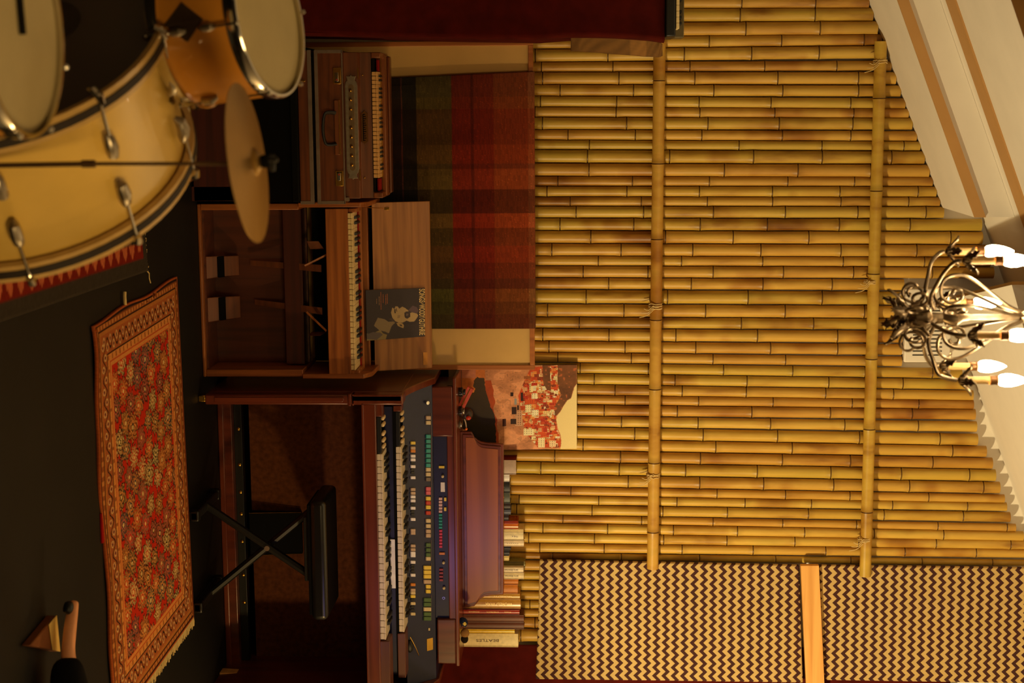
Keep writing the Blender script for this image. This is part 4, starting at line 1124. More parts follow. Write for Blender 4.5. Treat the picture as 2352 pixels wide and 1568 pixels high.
bx('side_wrapper', plain('red_board', (120,24,10), .6), bpy.data.objects['book'], XA(1056,RY+.035)-.0015, XA(1056,RY+.035)-.0002, RY+.04, RY+.17, ORGAN_TOP+.004, ZA(1185,RY+.035), bev=0)
bk(1089.5, 1105, 1170, (236,228,222), 'short white-spined book beside the thick grey one')
bk(1106, 1130, 1171, (30,26,22), 'black-spined book with small cream lettering and a flame picture', title=[('- -', .86, .012, .012), ('--', .81, .008, .012)], tcol=M_whiteink)
bk(1131, 1154, 1171, (84,88,76), 'grey-green spined book with a bright orange picture', title=[('-', .85, .014, .05)], tcol=plain('orange_picture', (255,170,60), .5))
bk(1155, 1168, 1172, (48,34,30), 'plain dark brown thin book between the grey-green and blue-grey books')
bk(1170, 1180, 1173, (92,94,112), 'thin blue-grey book behind the music rest')
bk(1181, 1194, 1168, (40,22,30), 'thin dark book with a red mark', title=[('-', .85, .008, .03)], tcol=tm('r'))
bk(1195, 1200.5, 1190, (150,50,14), 'thin glossy rust-red book with dark side cover', rough=.2)
bk(1201, 1213, 1190, (206,110,40), 'glossy orange-brown spined book', rough=.2)
bk(1214, 1220, 1202, (226,200,140), 'thin cream paperback right of the glossy orange book')
bk(1221, 1239, 1202, (232,214,170), 'cream-spined book with faint lilac lettering', title=[('THE A', .86, .028, .010)], tcol=M_blueink)
bk(1240.5, 1253, 1203, (238,214,178), 'pale pink-cream thin book', title=[('- - - - - -', .82, .05, .014)], tcol=M_darkink)
bk(1254, 1262, 1173, (40,28,36), 'short blackish book left of the small dark blue one')
bk(1263, 1274, 1170, (36,34,44), 'short dark blue-black book')
bk(1275.5, 1286, 1169, (230,204,130), 'small cream-yellow book, lowest of the row')
g = bk(1302, 1313, 1202, (238,218,184), 'cream book with script lettering and a large olive side cover', title=[('Jerry Silverman', .80, .062, .010)], tcol=M_darkink)
bk(1288, 1301, 1206, (120,108,50), 'olive green book set behind the script-lettered cream books', Y=RY+.07)
bk(1314.5, 1328, 1203, (230,208,160), 'worn cream book with script lettering, right one of the pair', title=[('Jerry Silverman', .80, .062, .010)], tcol=M_darkink)
bk(1329, 1340, 1190, (204,120,34), 'thin orange-brown book right of the script-lettered pair')
bk(1341.5, 1361, 1189, (200,118,30), 'wider plain orange-brown book')
bk(1362, 1374, 1194, (196,144,60), 'thinner gold-brown book lettered WORLD W', title=[('WORLD W', .70, .085, .010)], tcol=M_goldink, rough=.25)
bk(1375, 1396, 1195.5, (190,138,56), 'thicker gold-brown book lettered WORLD WAR', title=[('WORLD WAR', .62, .125, .020)], tcol=M_goldink, rough=.25)
bk(1399, 1409, 1193, (160,42,18), 'slim red book lettered LYSISTRATA', title=[('Aristophanes', .19, .05, .007), ('LYSISTRATA', .52, .055, .008), ('France', .79, .03, .007)], tcol=M_goldink, rough=.3)
bk(1411, 1427, 1203, (104,48,22), 'tall brown leather book left of its twin', depth=.18)
bk(1427.5, 1443, 1203, (96,44,20), 'tall brown leather book with worn gilt, right of its twin', depth=.18)
bk(1443.8, 1453, 1182, (226,184,40), 'slim glossy yellow book beside the brown leather books', rough=.2)
bk(1454, 1484, 1190, (236,214,160), 'thick cream book with dark serif lettering, rightmost of the row', title=[('BEATLES', .44, .105, .0175)], tcol=M_darkink)

# ================================================================ things on the organ top
def pt(px, py, Y): return at(px, py, Y)
# jar, bottle & pink box at the left
zt_ = ORGAN_TOP+.001
def jar(pyc, Y, r, pxh, mat, lidm, label, name='jar'):
    c = at(1060, pyc, Y); z1 = ZA(pxh, Y, pyc); h = z1-zt_
    g = thing(name, label, 'jar', (c.x, Y, zt_))
    MB().lathe([(0,0),(r*.95,0),(r,.006),(r,h*.62),(r*.85,h*.72),(r*.55,h*.82),(r*.55,h*.86)], (c.x, Y, zt_), n=24).build('glass', mat, g)
    MB().lathe([(r*.62,h*.84),(r*.62,h),(r*.58,h+.002),(0,h+.002)], (c.x, Y, zt_), n=24).build('lid', lidm, g)
    return g
M_dglass = plain('dark_glass', (24, 20, 24), .08, coat=.6)
jar(900, 6.93, .022, 1068, M_dglass, M_blackp, 'small dark jar at the left end of the organ top')
jar(944, 6.92, .024, 1066, M_dglass, M_silver, 'dark glass jar with a ridged metal lid beside the pink box')
jar(975, 6.93, .018, 1060, plain('greyish_glass', (96, 84, 70), .15, coat=.5), M_chrome, 'small greyish jar next to the music rest')
A1 = at(1050, 935, 6.96); B1 = at(1074, 886, 6.98)
g = thing('small_box', 'small pink and cream box tilted between the jars on the organ', 'box', (A1.x, 6.96, zt_))
pa, pb = at(1050, 936, 6.965), at(1074, 888, 6.965)
dirv = (pb-pa).normalized(); nv = Vector((-dirv.z, 0, dirv.x)); wd = .035
q0 = pa; q1 = pb
M_pink = plain('pink_card', (206, 84, 70), .55)
m = MB().hexa([q0, q1, q1+Vector((0,.03,0)), q0+Vector((0,.03,0)), q0-nv*.030+Vector((0,0,0)), q1-nv*.030, q1-nv*.030+Vector((0,.03,0)), q0-nv*.030+Vector((0,.03,0))])
m.build('carton', M_pink, g, bev=.001)
m = MB(); m.hexa([q0+Vector((0,-.001,0))-nv*.012, q1+Vector((0,-.001,0))-nv*.012, q1-nv*.012, q0-nv*.012, q0+Vector((0,-.001,0))-nv*.016, q1+Vector((0,-.001,0))-nv*.016, q1-nv*.016, q0-nv*.016])
m.build('gold_stripe', M_brass, g)
# dark camera-like figure with orange ball
g = thing('toy_figure', 'small dark toy with red patch and an orange bead, left of the music rest', 'toy', at(1062, 958, 7.0))
c = at(1063, 955, 6.99)
MB().ball((c.x-.01, 6.99, zt_+.030), .028, 16, (1.1,.8,1.05)).build('body', plain('dark_toy', (52,34,28), .4), g)
MB().ball((c.x+.004, 6.963, zt_+.040), .010, 12, (1,.6,1.2)).build('red_patch', tm('r'), g)
pb = at(1071, 985, 6.97); MB().ball((pb.x, 6.97, pb.z), .006, 12).build('bead', plain('orange_bead', (230,110,30), .3), g)
MB().tube(spline([(c.x+.012, 6.98, zt_+.02), (c.x+.03, 6.98, zt_+.026), (pb.x, 6.975, pb.z)], 5), .003, 6).build('cord', tm('t'), g)
# blue cap figure at right by the BEATLES book
cp_ = at(1060, 1430, 6.86); 
g = thing('figurine', 'small figurine in a dark blue cap with a yellow emblem, beside the cream book', 'figurine', (cp_.x, 6.86, zt_))
cc = at(1065, 1455, 6.86)
MB().ball((cc.x, 6.87, zt_+.020), .020, 16, (1.1,.9,1.0)).build('head', plain('tan_fur', (150,110,64), .8, bump=.3), g)
MB().ball((cc.x+.028, 6.87, zt_+.018), .017, 14, (1.2,.9,1.0)).build('body', plain('dark_fur', (34,26,20), .9), g)
ca = at(1066, 1430, 6.86)
MB().lathe([(0,.026),(.010,.025),(.020,.018),(.023,.006),(.024,0)], (ca.x+.004, 6.868, zt_+.008), (-.75,0,.65), 20).build('cap', plain('navy_cloth', (34,44,78), .8), g)
MB().box(ca.x-.010, ca.x+.012, 6.838, 6.858, zt_+.006, zt_+.010).build('cap_brim', plain('navy_brim', (24,30,52), .8), g, bev=.002)
em = MB(); ec = Vector((ca.x+.000, 6.8475, zt_+.021))
for dx, dz, w1, h1 in ((0,0,.0030,.0085), (-.0055,.001,.0026,.004), (.0055,.001,.0026,.004), (0,-.003,.0075,.0014)):
    em.box(ec.x+dx-w1, ec.x+dx+w1, ec.y-.003, ec.y+.001, ec.z+dz-h1, ec.z+dz+h1)
em.build('emblem', tm('y'), g, bev=.001)

# ================================================================ hill town picture
PYY = WY-.064
M_pic = attrmat('printed_picture', .6, .1, 400, 0)
p00 = at(1081, 839, PYY-.03); p10 = at(1081, 1034, PYY-.03); p11 = at(1325, 1029.5, PYY-.012); p01 = at(1325, 837, PYY-.012)
p00.z = p10.z = ORGAN_TOP+.001
t = thing('picture', 'unframed picture of a hillside town above dark water, leaning on the bamboo', 'picture', (p00+p10)/2)
rs = np.random.RandomState(11)
def smooth(nx, ny, k, seed):
    r_ = np.random.RandomState(seed).rand(k+2, k+2)
    gx = np.linspace(0, k, nx); gy = np.linspace(0, k, ny); ix = gx.astype(int); iy = gy.astype(int); fx = gx-ix; fy = gy-iy
    a = r_[np.ix_(iy, ix)]; b_ = r_[np.ix_(iy, ix+1)]; c = r_[np.ix_(iy+1, ix)]; d = r_[np.ix_(iy+1, ix+1)]
    fx = fx[None]; fy = fy[:, None]
    return (a*(1-fx)+b_*fx)*(1-fy)+(c*(1-fx)+d*fx)*fy
def piccol(U, V):
    ny, nx = U.shape
    # pixel frame of the 1996x1568 zoom: X right (height), Y down (width)
    X = 145+V*(1890-145); Y = 60+U*(1440-60)
    n1 = smooth(nx, ny, 14, 1); n2 = smooth(nx, ny, 45, 2); n3 = smooth(nx, ny, 90, 3)
    nn = (n1*.5+n2*.3+n3*.2)[..., None]
    rock = lin(204,136,92)*(.5+.95*nn); rock = rock*(1-.35*(n2[..., None] > .78)) + .15*lin(236,180,140)*(n1[..., None] > .6)
    c = rock.copy()
    k = X < 500; c[k & (Y < 600)] = (lin(206,116,50)*(.6+.8*nn))[k & (Y < 600)]
    k = (X < 360) & (Y < 260); c[k] = (lin(196,120,90)*(.7+.6*nn))[k]
    # water
    wat = [(330,300),(380,250),(490,260),(510,460),(570,700),(640,860),(655,1050),(660,1330),(560,1330),(400,1330),(250,1230),(200,1110),(150,1080),(140,590),(230,510),(340,490),(350,430),(325,400)]
    w_ = inpoly(X+20*(n2-.5), Y+20*(n3-.5), wat)
    dk = lin(64,48,26)*(.8+.4*nn)*(1.1-.75*np.clip((Y-300)/900, 0, 1))[..., None]
    c[w_] = dk[w_]
    k = (X > 500) & (X < 700) & (Y > 300) & ~w_ & (X < 560+.12*(Y-300)+60*n1); c[k] = (lin(170,70,24)*(.7+.7*nn))[k]
    # buildings: random rectangles
    rr = random.Random(5)
    town = inpoly(X, Y, [(1000,560),(1100,300),(1200,90),(1600,80),(1620,300),(1640,560),(1560,800),(1590,1100),(1650,1300),(1640,1415),(1300,1415),(1100,1150),(1060,900)])
    c[town] = (lin(196,74,28)*(.6+.8*nn))[town]
    pal_ = [(214,80,30),(236,150,70),(244,226,170),(190,50,22),(240,206,140),(222,110,50),(250,236,200),(150,60,26),(230,170,120)]
    for k_ in range(420):
        bxx = rr.uniform(1060, 1650); byy = rr.uniform(80, 1400); bw = rr.uniform(24, 90); bh = rr.uniform(20, 64)
        reg = town & (abs(X-bxx) < bw/2) & (abs(Y-byy) < bh/2)
        cc = lin(*rr.choice(pal_)); c[reg] = cc
        for a_ in range(3):
            for b2 in range(2):
                wx = bxx-bw/2+bw*(a_+.6)/3.2; wy = byy-bh/2+bh*(b2+.6)/2.2
                c[town & (abs(X-wx) < 5) & (abs(Y-wy) < 4)] = lin(70,30,16)
    for (xa, xb, ya, yb, cc) in ((1105,1200,705,830,(246,230,178)),(1100,1250,615,690,(216,84,30)),(1080,1230,1100,1210,(246,230,180)),(950,1060,800,1050,(206,156,120)),(1210,1310,790,880,(250,236,196)),(1170,1225,400,500,(246,222,160)),(1205,1290,520,610,(248,232,190)),(1300,1400,1250,1410,(244,226,176)),(1470,1570,1300,1400,(238,206,160))):
        k = (X > xa) & (X < xb) & (Y > ya) & (Y < yb); c[k] = lin(*cc)
        for a_ in np.arange(xa+14, xb-8, 34):
            for b2 in np.arange(ya+14, yb-8, 30): c[(abs(X-a_) < 6) & (abs(Y-b2) < 5)] = lin(60,34,20)
    for (xa, xb, ya, yb, cc) in ((880,930,500,565,(50,24,16)),(1040,1075,505,640,(50,26,20)),(985,1010,710,790,(56,30,22)),(880,970,930,1020,(50,28,20)),(900,975,740,860,(50,24,18)),(940,980,600,700,(150,150,150)),(1090,1190,235,285,(150,84,40)),(1100,1175,310,345,(190,110,60)),(760,815,930,1050,(70,34,22))):
        c[(X > xa) & (X < xb) & (Y > ya) & (Y < yb)] = lin(*cc)
    # mountain
    mt = inpoly(X, Y, [(1370,60),(1890,50),(1890,370),(1850,420),(1830,480),(1800,600),(1740,640),(1680,740),(1640,820),(1590,880),(1560,900),(1545,760),(1620,620),(1650,560),(1600,380),(1600,60),(1480,80),(1500,480),(1440,470),(1380,360)])
    st_ = smooth(nx, ny, 60, 8)
    mc = lin(112,66,34)*(.55+.9*nn); c[mt] = mc[mt]
    k = mt & (n2 > .74); c[k] = lin(176,92,50)
    sky = inpoly(X+10*(n3-.5), Y, [(1895,365),(1850,430),(1830,520),(1800,610),(1740,650),(1680,750),(1640,830),(1590,890),(1580,960),(1600,1100),(1640,1200),(1655,1300),(1640,1450),(1900,1450)])
    c[sky] = lin(236,212,150)
    return c
def bil(u, v): return (p00*(1-u)+p10*u)*(1-v)+(p01*(1-u)+p11*u)*v
grid('print', 300, 380, lambda u, v: bil(u, v)+Vector((0,-.006,0)), piccol, M_pic, t, thick=.001)
ys = Vector((0, .008, 0))
MB().hexa([p00+Vector((0,-.005,0)), p10+Vector((0,-.005,0)), p10+ys, p00+ys, p01+Vector((0,-.005,0)), p11+Vector((0,-.005,0)), p11+ys, p01+ys]).build('backing_board', M_dark, t)

# ================================================================ rugs
M_rug = attrmat('wool_rug', .95, .3, 500, .6, spec=.1)
RA, RB, RC, RD = atz(206, 745), atz(400, 637), atz(439, 1417), atz(258, 1668)
def rpos(u, v):
    p = (RA*(1-u)+RD*u)*(1-v)+(RB*(1-u)+RC*u)*v
    z = .012
    z += .004*math.sin(u*9+1)*max(0, 1-v*4)**2 + .002*math.sin(u*23)*max(0, 1-v*6)
    p = Vector((p.x, p.y, z))
    if v < .02: p.y += .008*math.sin(u*13)+.004*math.sin(u*29)
    if u < .01: p.x += .006*math.sin(v*11+1)
    return p
LU, LV = (RD-RA).length, (RB-RA).length
def rugcol(U, V):
    x = U*LU; y = V*LV
    d = np.minimum(np.minimum(x, LU-x)*1.0, np.minimum(y, LV-y))
    dx = np.minimum(x, LU-x); dy = np.minimum(y, LV-y)
    along = np.where(dx < dy, y, x)
    c = np.zeros(U.shape+(3,))
    gold, dark, red, olive, brown, cream, blue, rose = lin(214,140,72), lin(40,24,22), lin(196,44,20), lin(104,96,62), lin(150,82,40), lin(232,196,128), lin(50,56,70), lin(176,92,72)
    rs = np.random.RandomState(2)
    for lo, hi, cc in ((0,.008,lin(170,84,40)),(.008,.014,dark),(.014,.034,brown),(.034,.040,dark),(.040,.052,lin(180,110,52)),(.052,.122,lin(168,92,48)),(.122,.128,dark),(.128,.150,gold),(.150,.156,lin(190,80,40)),(.156,.170,gold),(.170,9,red)):
        c[(d >= lo) & (d < hi)] = cc
    # border scroll motif
    k = (d >= .056) & (d < .120)
    w = np.sin(along*2*math.pi/.075)*.018+.088
    c[k & (abs(d-w) < .0045)] = dark
    per = (along % .0375)-.01875
    rr = np.sqrt(per**2+((d-.088+.012*np.sign(np.sin(along*2*math.pi/.075)))*.8)**2)
    c[k & (rr < .012)] = cream*.8; c[k & (rr < .008)] = rose; c[k & (rr < .004)] = dark
    k2 = (d >= .018) & (d < .032); c[k2 & ((along*60).astype(int) % 2 == 0)] = gold*.8
    k3 = (d >= .130) & (d < .148); c[k3 & ((along*90).astype(int) % 4 == 0)] = brown
    # field: flower sprays
    f = d > .172
    cx_, cy_ = LU/2, LV/2
    r2 = np.random.RandomState(9)
    fc = np.where(f[..., None], red*(.9+.15*rs.rand(*U.shape))[..., None], 0)
    S_ = .105
    gxn = int(LU/S_)+2; gyn = int(LV/(S_*.85))+2
    for i in range(-1, gxn):
        for j in range(-1, gyn):
            ccx = (i+.5*(j % 2))*S_+.02+r2.uniform(-.016,.016); ccy = j*S_*.85+.02+r2.uniform(-.014,.014)
            k = (abs(x-ccx) < .066) & (abs(y-ccy) < .060) & f
            if not k.any(): continue
            X = x[k]-ccx; Y = y[k]-ccy; an = np.arctan2(Y, X*.9); R_ = np.hypot(X*1.05, Y*.9)
            n = r2.randint(5, 9); ph = r2.rand()*6
            edge_ = r2.uniform(.040,.054)*(1+.16*np.cos(n*an+ph)+.10*np.cos((2*n+1)*an))
            t = R_/edge_
            col = fc[k]
            pc = [olive, brown, lin(120,70,40), olive*.8][r2.randint(4)]; p2 = [gold, cream*.9, gold*1.1, rose*1.2][r2.randint(4)]; p3 = [dark, blue, red, brown][r2.randint(4)]
            ins = t < 1; noise = r2.rand(len(t))
            col[ins] = pc
            col[ins & (np.cos(n*an*2+ph+R_*260) > -.05)] = p2*.85
            col[ins & (np.cos(n*an*1+ph*2-R_*330) > .72)] = p3
            col[(t < .42)] = p2; col[(t < .30)] = p3; col[(t < .16)] = cream
            col[(abs(t-1) < .045)] = dark*1.3
            fc[k] = col
    c[f] = fc[f]
    c *= (.86+.28*rs.rand(*U.shape))[..., None]
    return c
rug = grid('persian_rug', 520, 330, rpos, rugcol, M_rug, thick=.011)
tag(rug, 'red and gold oriental rug with floral field lying on the black floor', 'rug')
m = MB(); rf = random.Random(3)
for k in range(150):
    v = k/149.0; p = rpos(1, v); p2 = p+Vector((rf.uniform(.022, .045), rf.uniform(-.010, .010), -.004))
    m.tube([p+Vector((-.003,0,-.003)), (p+p2)/2+Vector((0,rf.uniform(-.004,.004),0)), p2], .0022, 4)
m.build('fringe', M_twine, rug, smooth=False)['kind'] = 'stuff'
m = MB(); p = rpos(0, .34); m.tube([p, p+Vector((-.03,-.002,0)), p+Vector((-.045,.002,0))], .006, 6); m.build('tassel', M_twine, rug)
p = atz(231, 1213)
tag(MB().hexa([(p.x-.05,p.y-.004,.001),(p.x+.05,p.y-.006,.001),(p.x+.05,p.y+.03,.001),(p.x-.05,p.y+.03,.001),(p.x-.05,p.y-.004,.006),(p.x+.05,p.y-.006,.006),(p.x+.05,p.y+.03,.006),(p.x-.05,p.y+.03,.006)]).build('red_cloth_scrap', plain('bright_red_cloth', (150,10,10), .9), None),
    'small bright red cloth peeking out from under the rug edge', 'cloth')

# kilim under the drums
K1 = atz(333, 622); K0 = atz(-60, 757)
dirk = (K1-K0); Wk = 2.1
perp = Vector((-dirk.y, dirk.x, 0)).normalized()
far2 = atz(322, 500); fdir = (far2-K1).normalized()
def kpos(u, v):  # u across (from right edge to the left), v along from near to far
    p = K0+(K1-K0)*v+fdir*(u*Wk); p.z = .007+.0*u; return p
LK = dirk.length
def kcol(U, V):
    a_ = U*Wk; b_ = V*LK
    # distance from right edge measured perpendicular-ish
    char, red, org, scal, blk, grey = lin(58,50,42), lin(120,28,14), lin(190,100,62), lin(116,80,56), lin(30,26,24), lin(88,84,78)
    c = np.ones(U.shape+(3,))*blk
    s = .62
    k = a_ < .048; c[k] = char
    fr = (b_/.085) % 1.0
    tooth = np.abs(fr-.5)*2
    stepd = np.floor(tooth*5)/5
    k = (a_ >= .048) & (a_ < .108); c[k] = red
    k = (a_ >= .048) & (a_ < .108) & ((a_-.054)/.054 > 1-stepd*1.05); c[k] = org
    k = (a_ >= .108) & (a_ < .134); c[k] = scal*.9
    k = (a_ >= .108) & (a_ < .130) & (((b_/.085) % 1.0) < .18); c[k] = blk
    k = (a_ >= .134) & (a_ < .141); c[k] = lin(100,56,40)
    k = (a_ >= .56) & (a_ < .60) & (((b_/.12) % 1.0) < .5); c[k] = grey
    k = (a_ >= .85); c[k] = red*.8
    far = (LK-b_)
    k = (far < .05); c[k] = char
    k = (far >= .05) & (far < .13) & (a_ > .048); c[k] = red
    c[(far >= .07) & (far < .11) & (a_ > .05) & (((a_/.04) % 1) < .4)] = org
    c[(far > .3) & (far < .36) & (a_ > .17) & (a_ < .23)] = grey
    rs = np.random.RandomState(4)
    return c*(.85+.3*rs.rand(*U.shape))[..., None]
kil = grid('kilim_rug', 220, 260, kpos, kcol, M_rug, thick=.006)
tag(kil, 'flat-woven kilim with red zigzag bands on the floor beneath the drum kit', 'rug')
m = MB()
for k in range(140):
    u = k/139.0*.9; p = kpos(u, 1); p2 = p+Vector((rf.uniform(-.008,.012), rf.uniform(.02,.038), -.002)); m.tube([p, (p+p2)/2+Vector((rf.uniform(-.004,.004),0,.002)), p2], .0024, 4)
p = kpos(0, 1); m.tube([p, p+Vector((.012,.03,.0)), p+Vector((.03,.035,-.002)), p+Vector((.05,.05,-.002))], .002, 4)
m.build('fringe', M_twine, kil, smooth=False)['kind'] = 'stuff'

# ================================================================ drums
M_shell = plain('maple_shell', (222, 184, 92), .32, var=.10, scale=5, coat=.4)
M_shell2 = plain('amber_shell', (212, 142, 50), .28, var=.08, scale=6, coat=.5)
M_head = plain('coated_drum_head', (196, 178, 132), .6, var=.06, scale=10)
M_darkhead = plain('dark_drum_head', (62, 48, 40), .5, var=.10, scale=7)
M_hoopw = plain('maple_hoop', (196, 160, 96), .35, var=.1)
M_drk = plain('dark_stain', (40, 30, 24), .6)
nearc = atd(-60, 88, 3.27); farc = atd(40, 372, 3.50)
cz_ = .385
nearc.z = cz_; farc.z = cz_
ax = (farc-nearc).normalized(); dep = (farc-nearc).length
RD_ = .352
t = thing('bass_drum', 'large old bass drum with pale wood shell and dark front head, at the lower left', 'drum', ((nearc.x+farc.x)/2, (nearc.y+farc.y)/2, 0))
t_o = Vector(t['_o'])
MB().lathe([(RD_-.008, .004), (RD_, .0), (RD_, dep), (RD_-.008, dep-.004), (RD_-.008, .004)], nearc, ax, 64).build('shell', M_shell, t)
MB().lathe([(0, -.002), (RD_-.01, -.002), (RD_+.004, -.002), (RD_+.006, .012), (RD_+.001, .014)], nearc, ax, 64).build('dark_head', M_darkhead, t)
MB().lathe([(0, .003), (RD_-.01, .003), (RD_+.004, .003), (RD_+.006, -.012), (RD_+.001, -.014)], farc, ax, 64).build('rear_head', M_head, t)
for (c, s_) in ((nearc, 1), (farc, -1)):
    h = MB().lathe([(RD_+.004, 0), (RD_+.006, -.020*s_), (RD_+.019, -.022*s_), (RD_+.021, .022*s_), (RD_+.008, .024*s_), (RD_+.004, 0)], c, ax, 64).build('hoop', M_hoopw, t)
    MB().lathe([(RD_+.0195, -.008*s_), (RD_+.0225, -.008*s_), (RD_+.0225, .010*s_), (RD_+.0195, .010*s_)], c, ax, 64).build('hoop_inlay', M_drk, h)
u = Vector((0,0,1)); v = ax.cross(u).normalized()
MB().lathe([(.085,-.0035),(.0,-.0035)], nearc+u*.10+v*(-.05), ax, 24).build('port_patch', M_drk, t)
NL = 10
for e, c in ((0, nearc), (1, farc)):
    s_ = 1 if e == 0 else -1
    for k in range(NL):
        an = 2*math.pi*(k+.42+(.0 if e else .0))/NL
        rdir = u*math.sin(an)+v*math.cos(an)
        a0 = c+ax*(-.034*s_)+rdir*(RD_+.024); a1 = c+ax*(.082*s_)+rdir*(RD_+.022); a2 = c+ax*(.122*s_)+rdir*(RD_+.022)
        MB().tube([a0, a1], .0032, 8).build('tension_rod', M_chrome, t)
        tang = ax.cross(rdir).normalized()
        cl = c+ax*(-.025*s_)
        MB().tube([cl+rdir*(RD_-.004)+ax*(-.002*s_), cl+rdir*(RD_+.010)+ax*(-.006*s_), cl+rdir*(RD_+.026)+ax*(.002*s_), cl+rdir*(RD_+.030)+ax*(.016*s_)], [.006,.009,.010,.006], 8).build('claw_hook', M_chrome, t)
        lug = MB().tube([a1-ax*.012*s_-rdir*.008, a1-rdir*.004, (a1+a2)/2, a2-rdir*.004, a2+ax*.01*s_-rdir*.014], [.007,.0125,.014,.0125,.006], 10).build('lug', M_silver, t)
for sgn in (-1, 1):
    foot = nearc+ax*.18+v*(.34*sgn); foot.z = .012; top = nearc+ax*.14+v*(.33*sgn); top.z = cz_-.12
    MB().tube([top, foot], .006, 8).build('spur', M_chrome, t)
for c in (nearc+ax*.02, farc-ax*.02):
    MB().box(c.x-.04, c.x+.04, c.y-.04, c.y+.04, .012, cz_-RD_-.020).build('rest_block', M_blackp, t, bev=.003)

def drum(name, label, cat, c, n, r, depth, shellm, nl, tag_=None, hdl=None, badge=False):
    """c top centre, n head normal (up), shell hangs below"""
    t = thing(name, label, cat, c-n*depth)
    MB().lathe([(r-.006, -.004), (r, 0), (r, -depth), (r-.006, -depth+.004), (r-.006, -.004)], c, n, 56).build('shell', shellm, t)
    hd = MB().lathe([(0, .004), (r-.012, .004), (r-.002, .0035), (r+.002, 0)], c, n, 56).build('head', M_head, t)
    MB().lathe([(0, -depth-.003), (r-.004, -depth-.003)], c, n, 48).build('bottom_head', M_head, t)
    hp = [(r+.002, -.010), (r+.006, -.012), (r+.007, .010), (r+.004, .015), (r-.001, .015), (r+.001, .010), (r+.002, -.010)]
    MB().lathe(hp, c, n, 56).build('hoop', M_chrome, t)
    MB().lathe([(a_, -h-depth) for a_, h in hp], c, n, 56).build('hoop', M_chrome, t)
    u = (hdl or n.orthogonal()); u = (u-n*u.dot(n)).normalized(); v = n.cross(u)
    for k in range(nl):
        an = 2*math.pi*(k+.5)/nl; rd = u*math.cos(an)+v*math.sin(an)
        for s_, base in ((1, c), (-1, c-n*depth)):
            MB().tube([base+rd*(r+.011)+n*.016*s_, base+rd*(r+.011)-n*.045*s_], .0028, 8).build('tension_rod', M_chrome, t)
            MB().tube([base+rd*(r+.004)-n*.035*s_, base+rd*(r+.009)-n*.045*s_, base+rd*(r+.010)-n*.060*s_, base+rd*(r+.003)-n*.072*s_], [.004,.0085,.0085,.004], 8).build('lug', M_silver, t)
            MB().ball(base+rd*(r+.011)+n*.016*s_, .0055, 8).build('rod_head', M_chrome, t)
    if badge:
        rd = badge; rd = (rd-n*rd.dot(n)).normalized(); tg = n.cross(rd)
        b0 = c+rd*(r+.001)-n*depth*.60; s_ = .040
        vs = []
        for off in (0, .0025):
            for (aa, bb) in ((0,1),(1,0),(0,-1),(-1,0)):
                an = aa*s_*1.0/r; p = c-n*depth*.60+(rd*math.cos(an)+tg*math.sin(an))*(r+.001+off)+n*bb*s_*1.1; vs.append(p)
        m = MB(); m.add(vs, [(0,3,2,1),(4,5,6,7),(0,1,5,4),(1,2,6,5),(2,3,7,6),(3,0,4,7)])
        m.build('diamond_badge', plain('dark_badge', (72,54,36), .5, metal=.4), t)
    return t, u, v
# tom
TD = 3.35
tc_ = atd(608, 42, TD)
al = R(66)
mj = (vR*170+vU*32).normalized(); mn = (vU*170-vR*32).normalized()
dv = ray(608, 42).normalized(); mj = (mj-dv*mj.dot(dv)).normalized(); mn = (mn-dv*mn.dot(dv)-mj*mn.dot(mj)).normalized()
tn = (mn*math.sin(al)-dv*math.cos(al)).normalized()
t, _, _ = drum('tom_drum', 'small tom drum with amber shell and diamond badge mounted above the bass drum', 'drum', tc_, tn, .163, .175, M_shell2, 6, hdl=mj, badge=(-vF*1.0-vR*-.12))
pb = tc_-tn*.16; top_ = nearc+ax*.17+u*RD_
MB().tube([pb-Vector((0,0,.04)), pb-Vector((0,0,.10)), top_+Vector((0,0,.0))], .010, 10).build('mount_post', M_chrome, t)
# snare
SD = 2.60
sc_ = atd(38, 62, SD)
al = R(69.0)
mj = (vR*240+vU*22).normalized(); mn = (vU*240-vR*22).normalized()
dv = ray(38, 62).normalized(); mj = (mj-dv*mj.dot(dv)).normalized(); mn = (mn-dv*mn.dot(dv)-mj*mn.dot(mj)).normalized()
sn = (mn*math.sin(al)-dv*math.cos(al)).normalized()
t, su, sv = drum('snare_drum', 'snare drum with worn white head and a dark muffling strip, nearest of the drums', 'drum', sc_, sn, .176, .14, M_shell2, 8, hdl=mj)
a_ = atd(106, 15, SD); pj = lambda p: p-sn*((p-sc_).dot(sn))+sn*.0055
c0_ = pj(atd(100, 35, SD)); dm = mj; dn = sn.cross(dm).normalized()
MB().hexa([c0_-dm*.06-dn*.012, c0_+dm*.03-dn*.012, c0_+dm*.03+dn*.012, c0_-dm*.06+dn*.012]+[p+sn*.003 for p in (c0_-dm*.06-dn*.012, c0_+dm*.03-dn*.012, c0_+dm*.03+dn*.012, c0_-dm*.06+dn*.012)]).build('muffling_strip', M_blackcloth, t)
base = sc_-sn*.15
tt = thing('snare_stand', 'folding chrome stand holding the snare drum', 'stand', (base.x, base.y, 0))
MB().tube([(base.x, base.y, .05), base-sn*.025], .011, 10).build('pole', M_chrome, tt)
for k in range(3):
    an = 2*math.pi*k/3+.4
    MB().tube([(base.x, base.y, .22), (base.x+.24*math.cos(an), base.y+.24*math.sin(an), .018)], .007, 8).build('leg', M_chrome, tt)
    e1 = base-sn*.005+(su*math.cos(an)+sv*math.sin(an))*.17
    MB().tube([base-sn*.03, e1-sn*.010, e1+sn*.008], .006, 8).build('cradle_arm', M_chrome, tt)
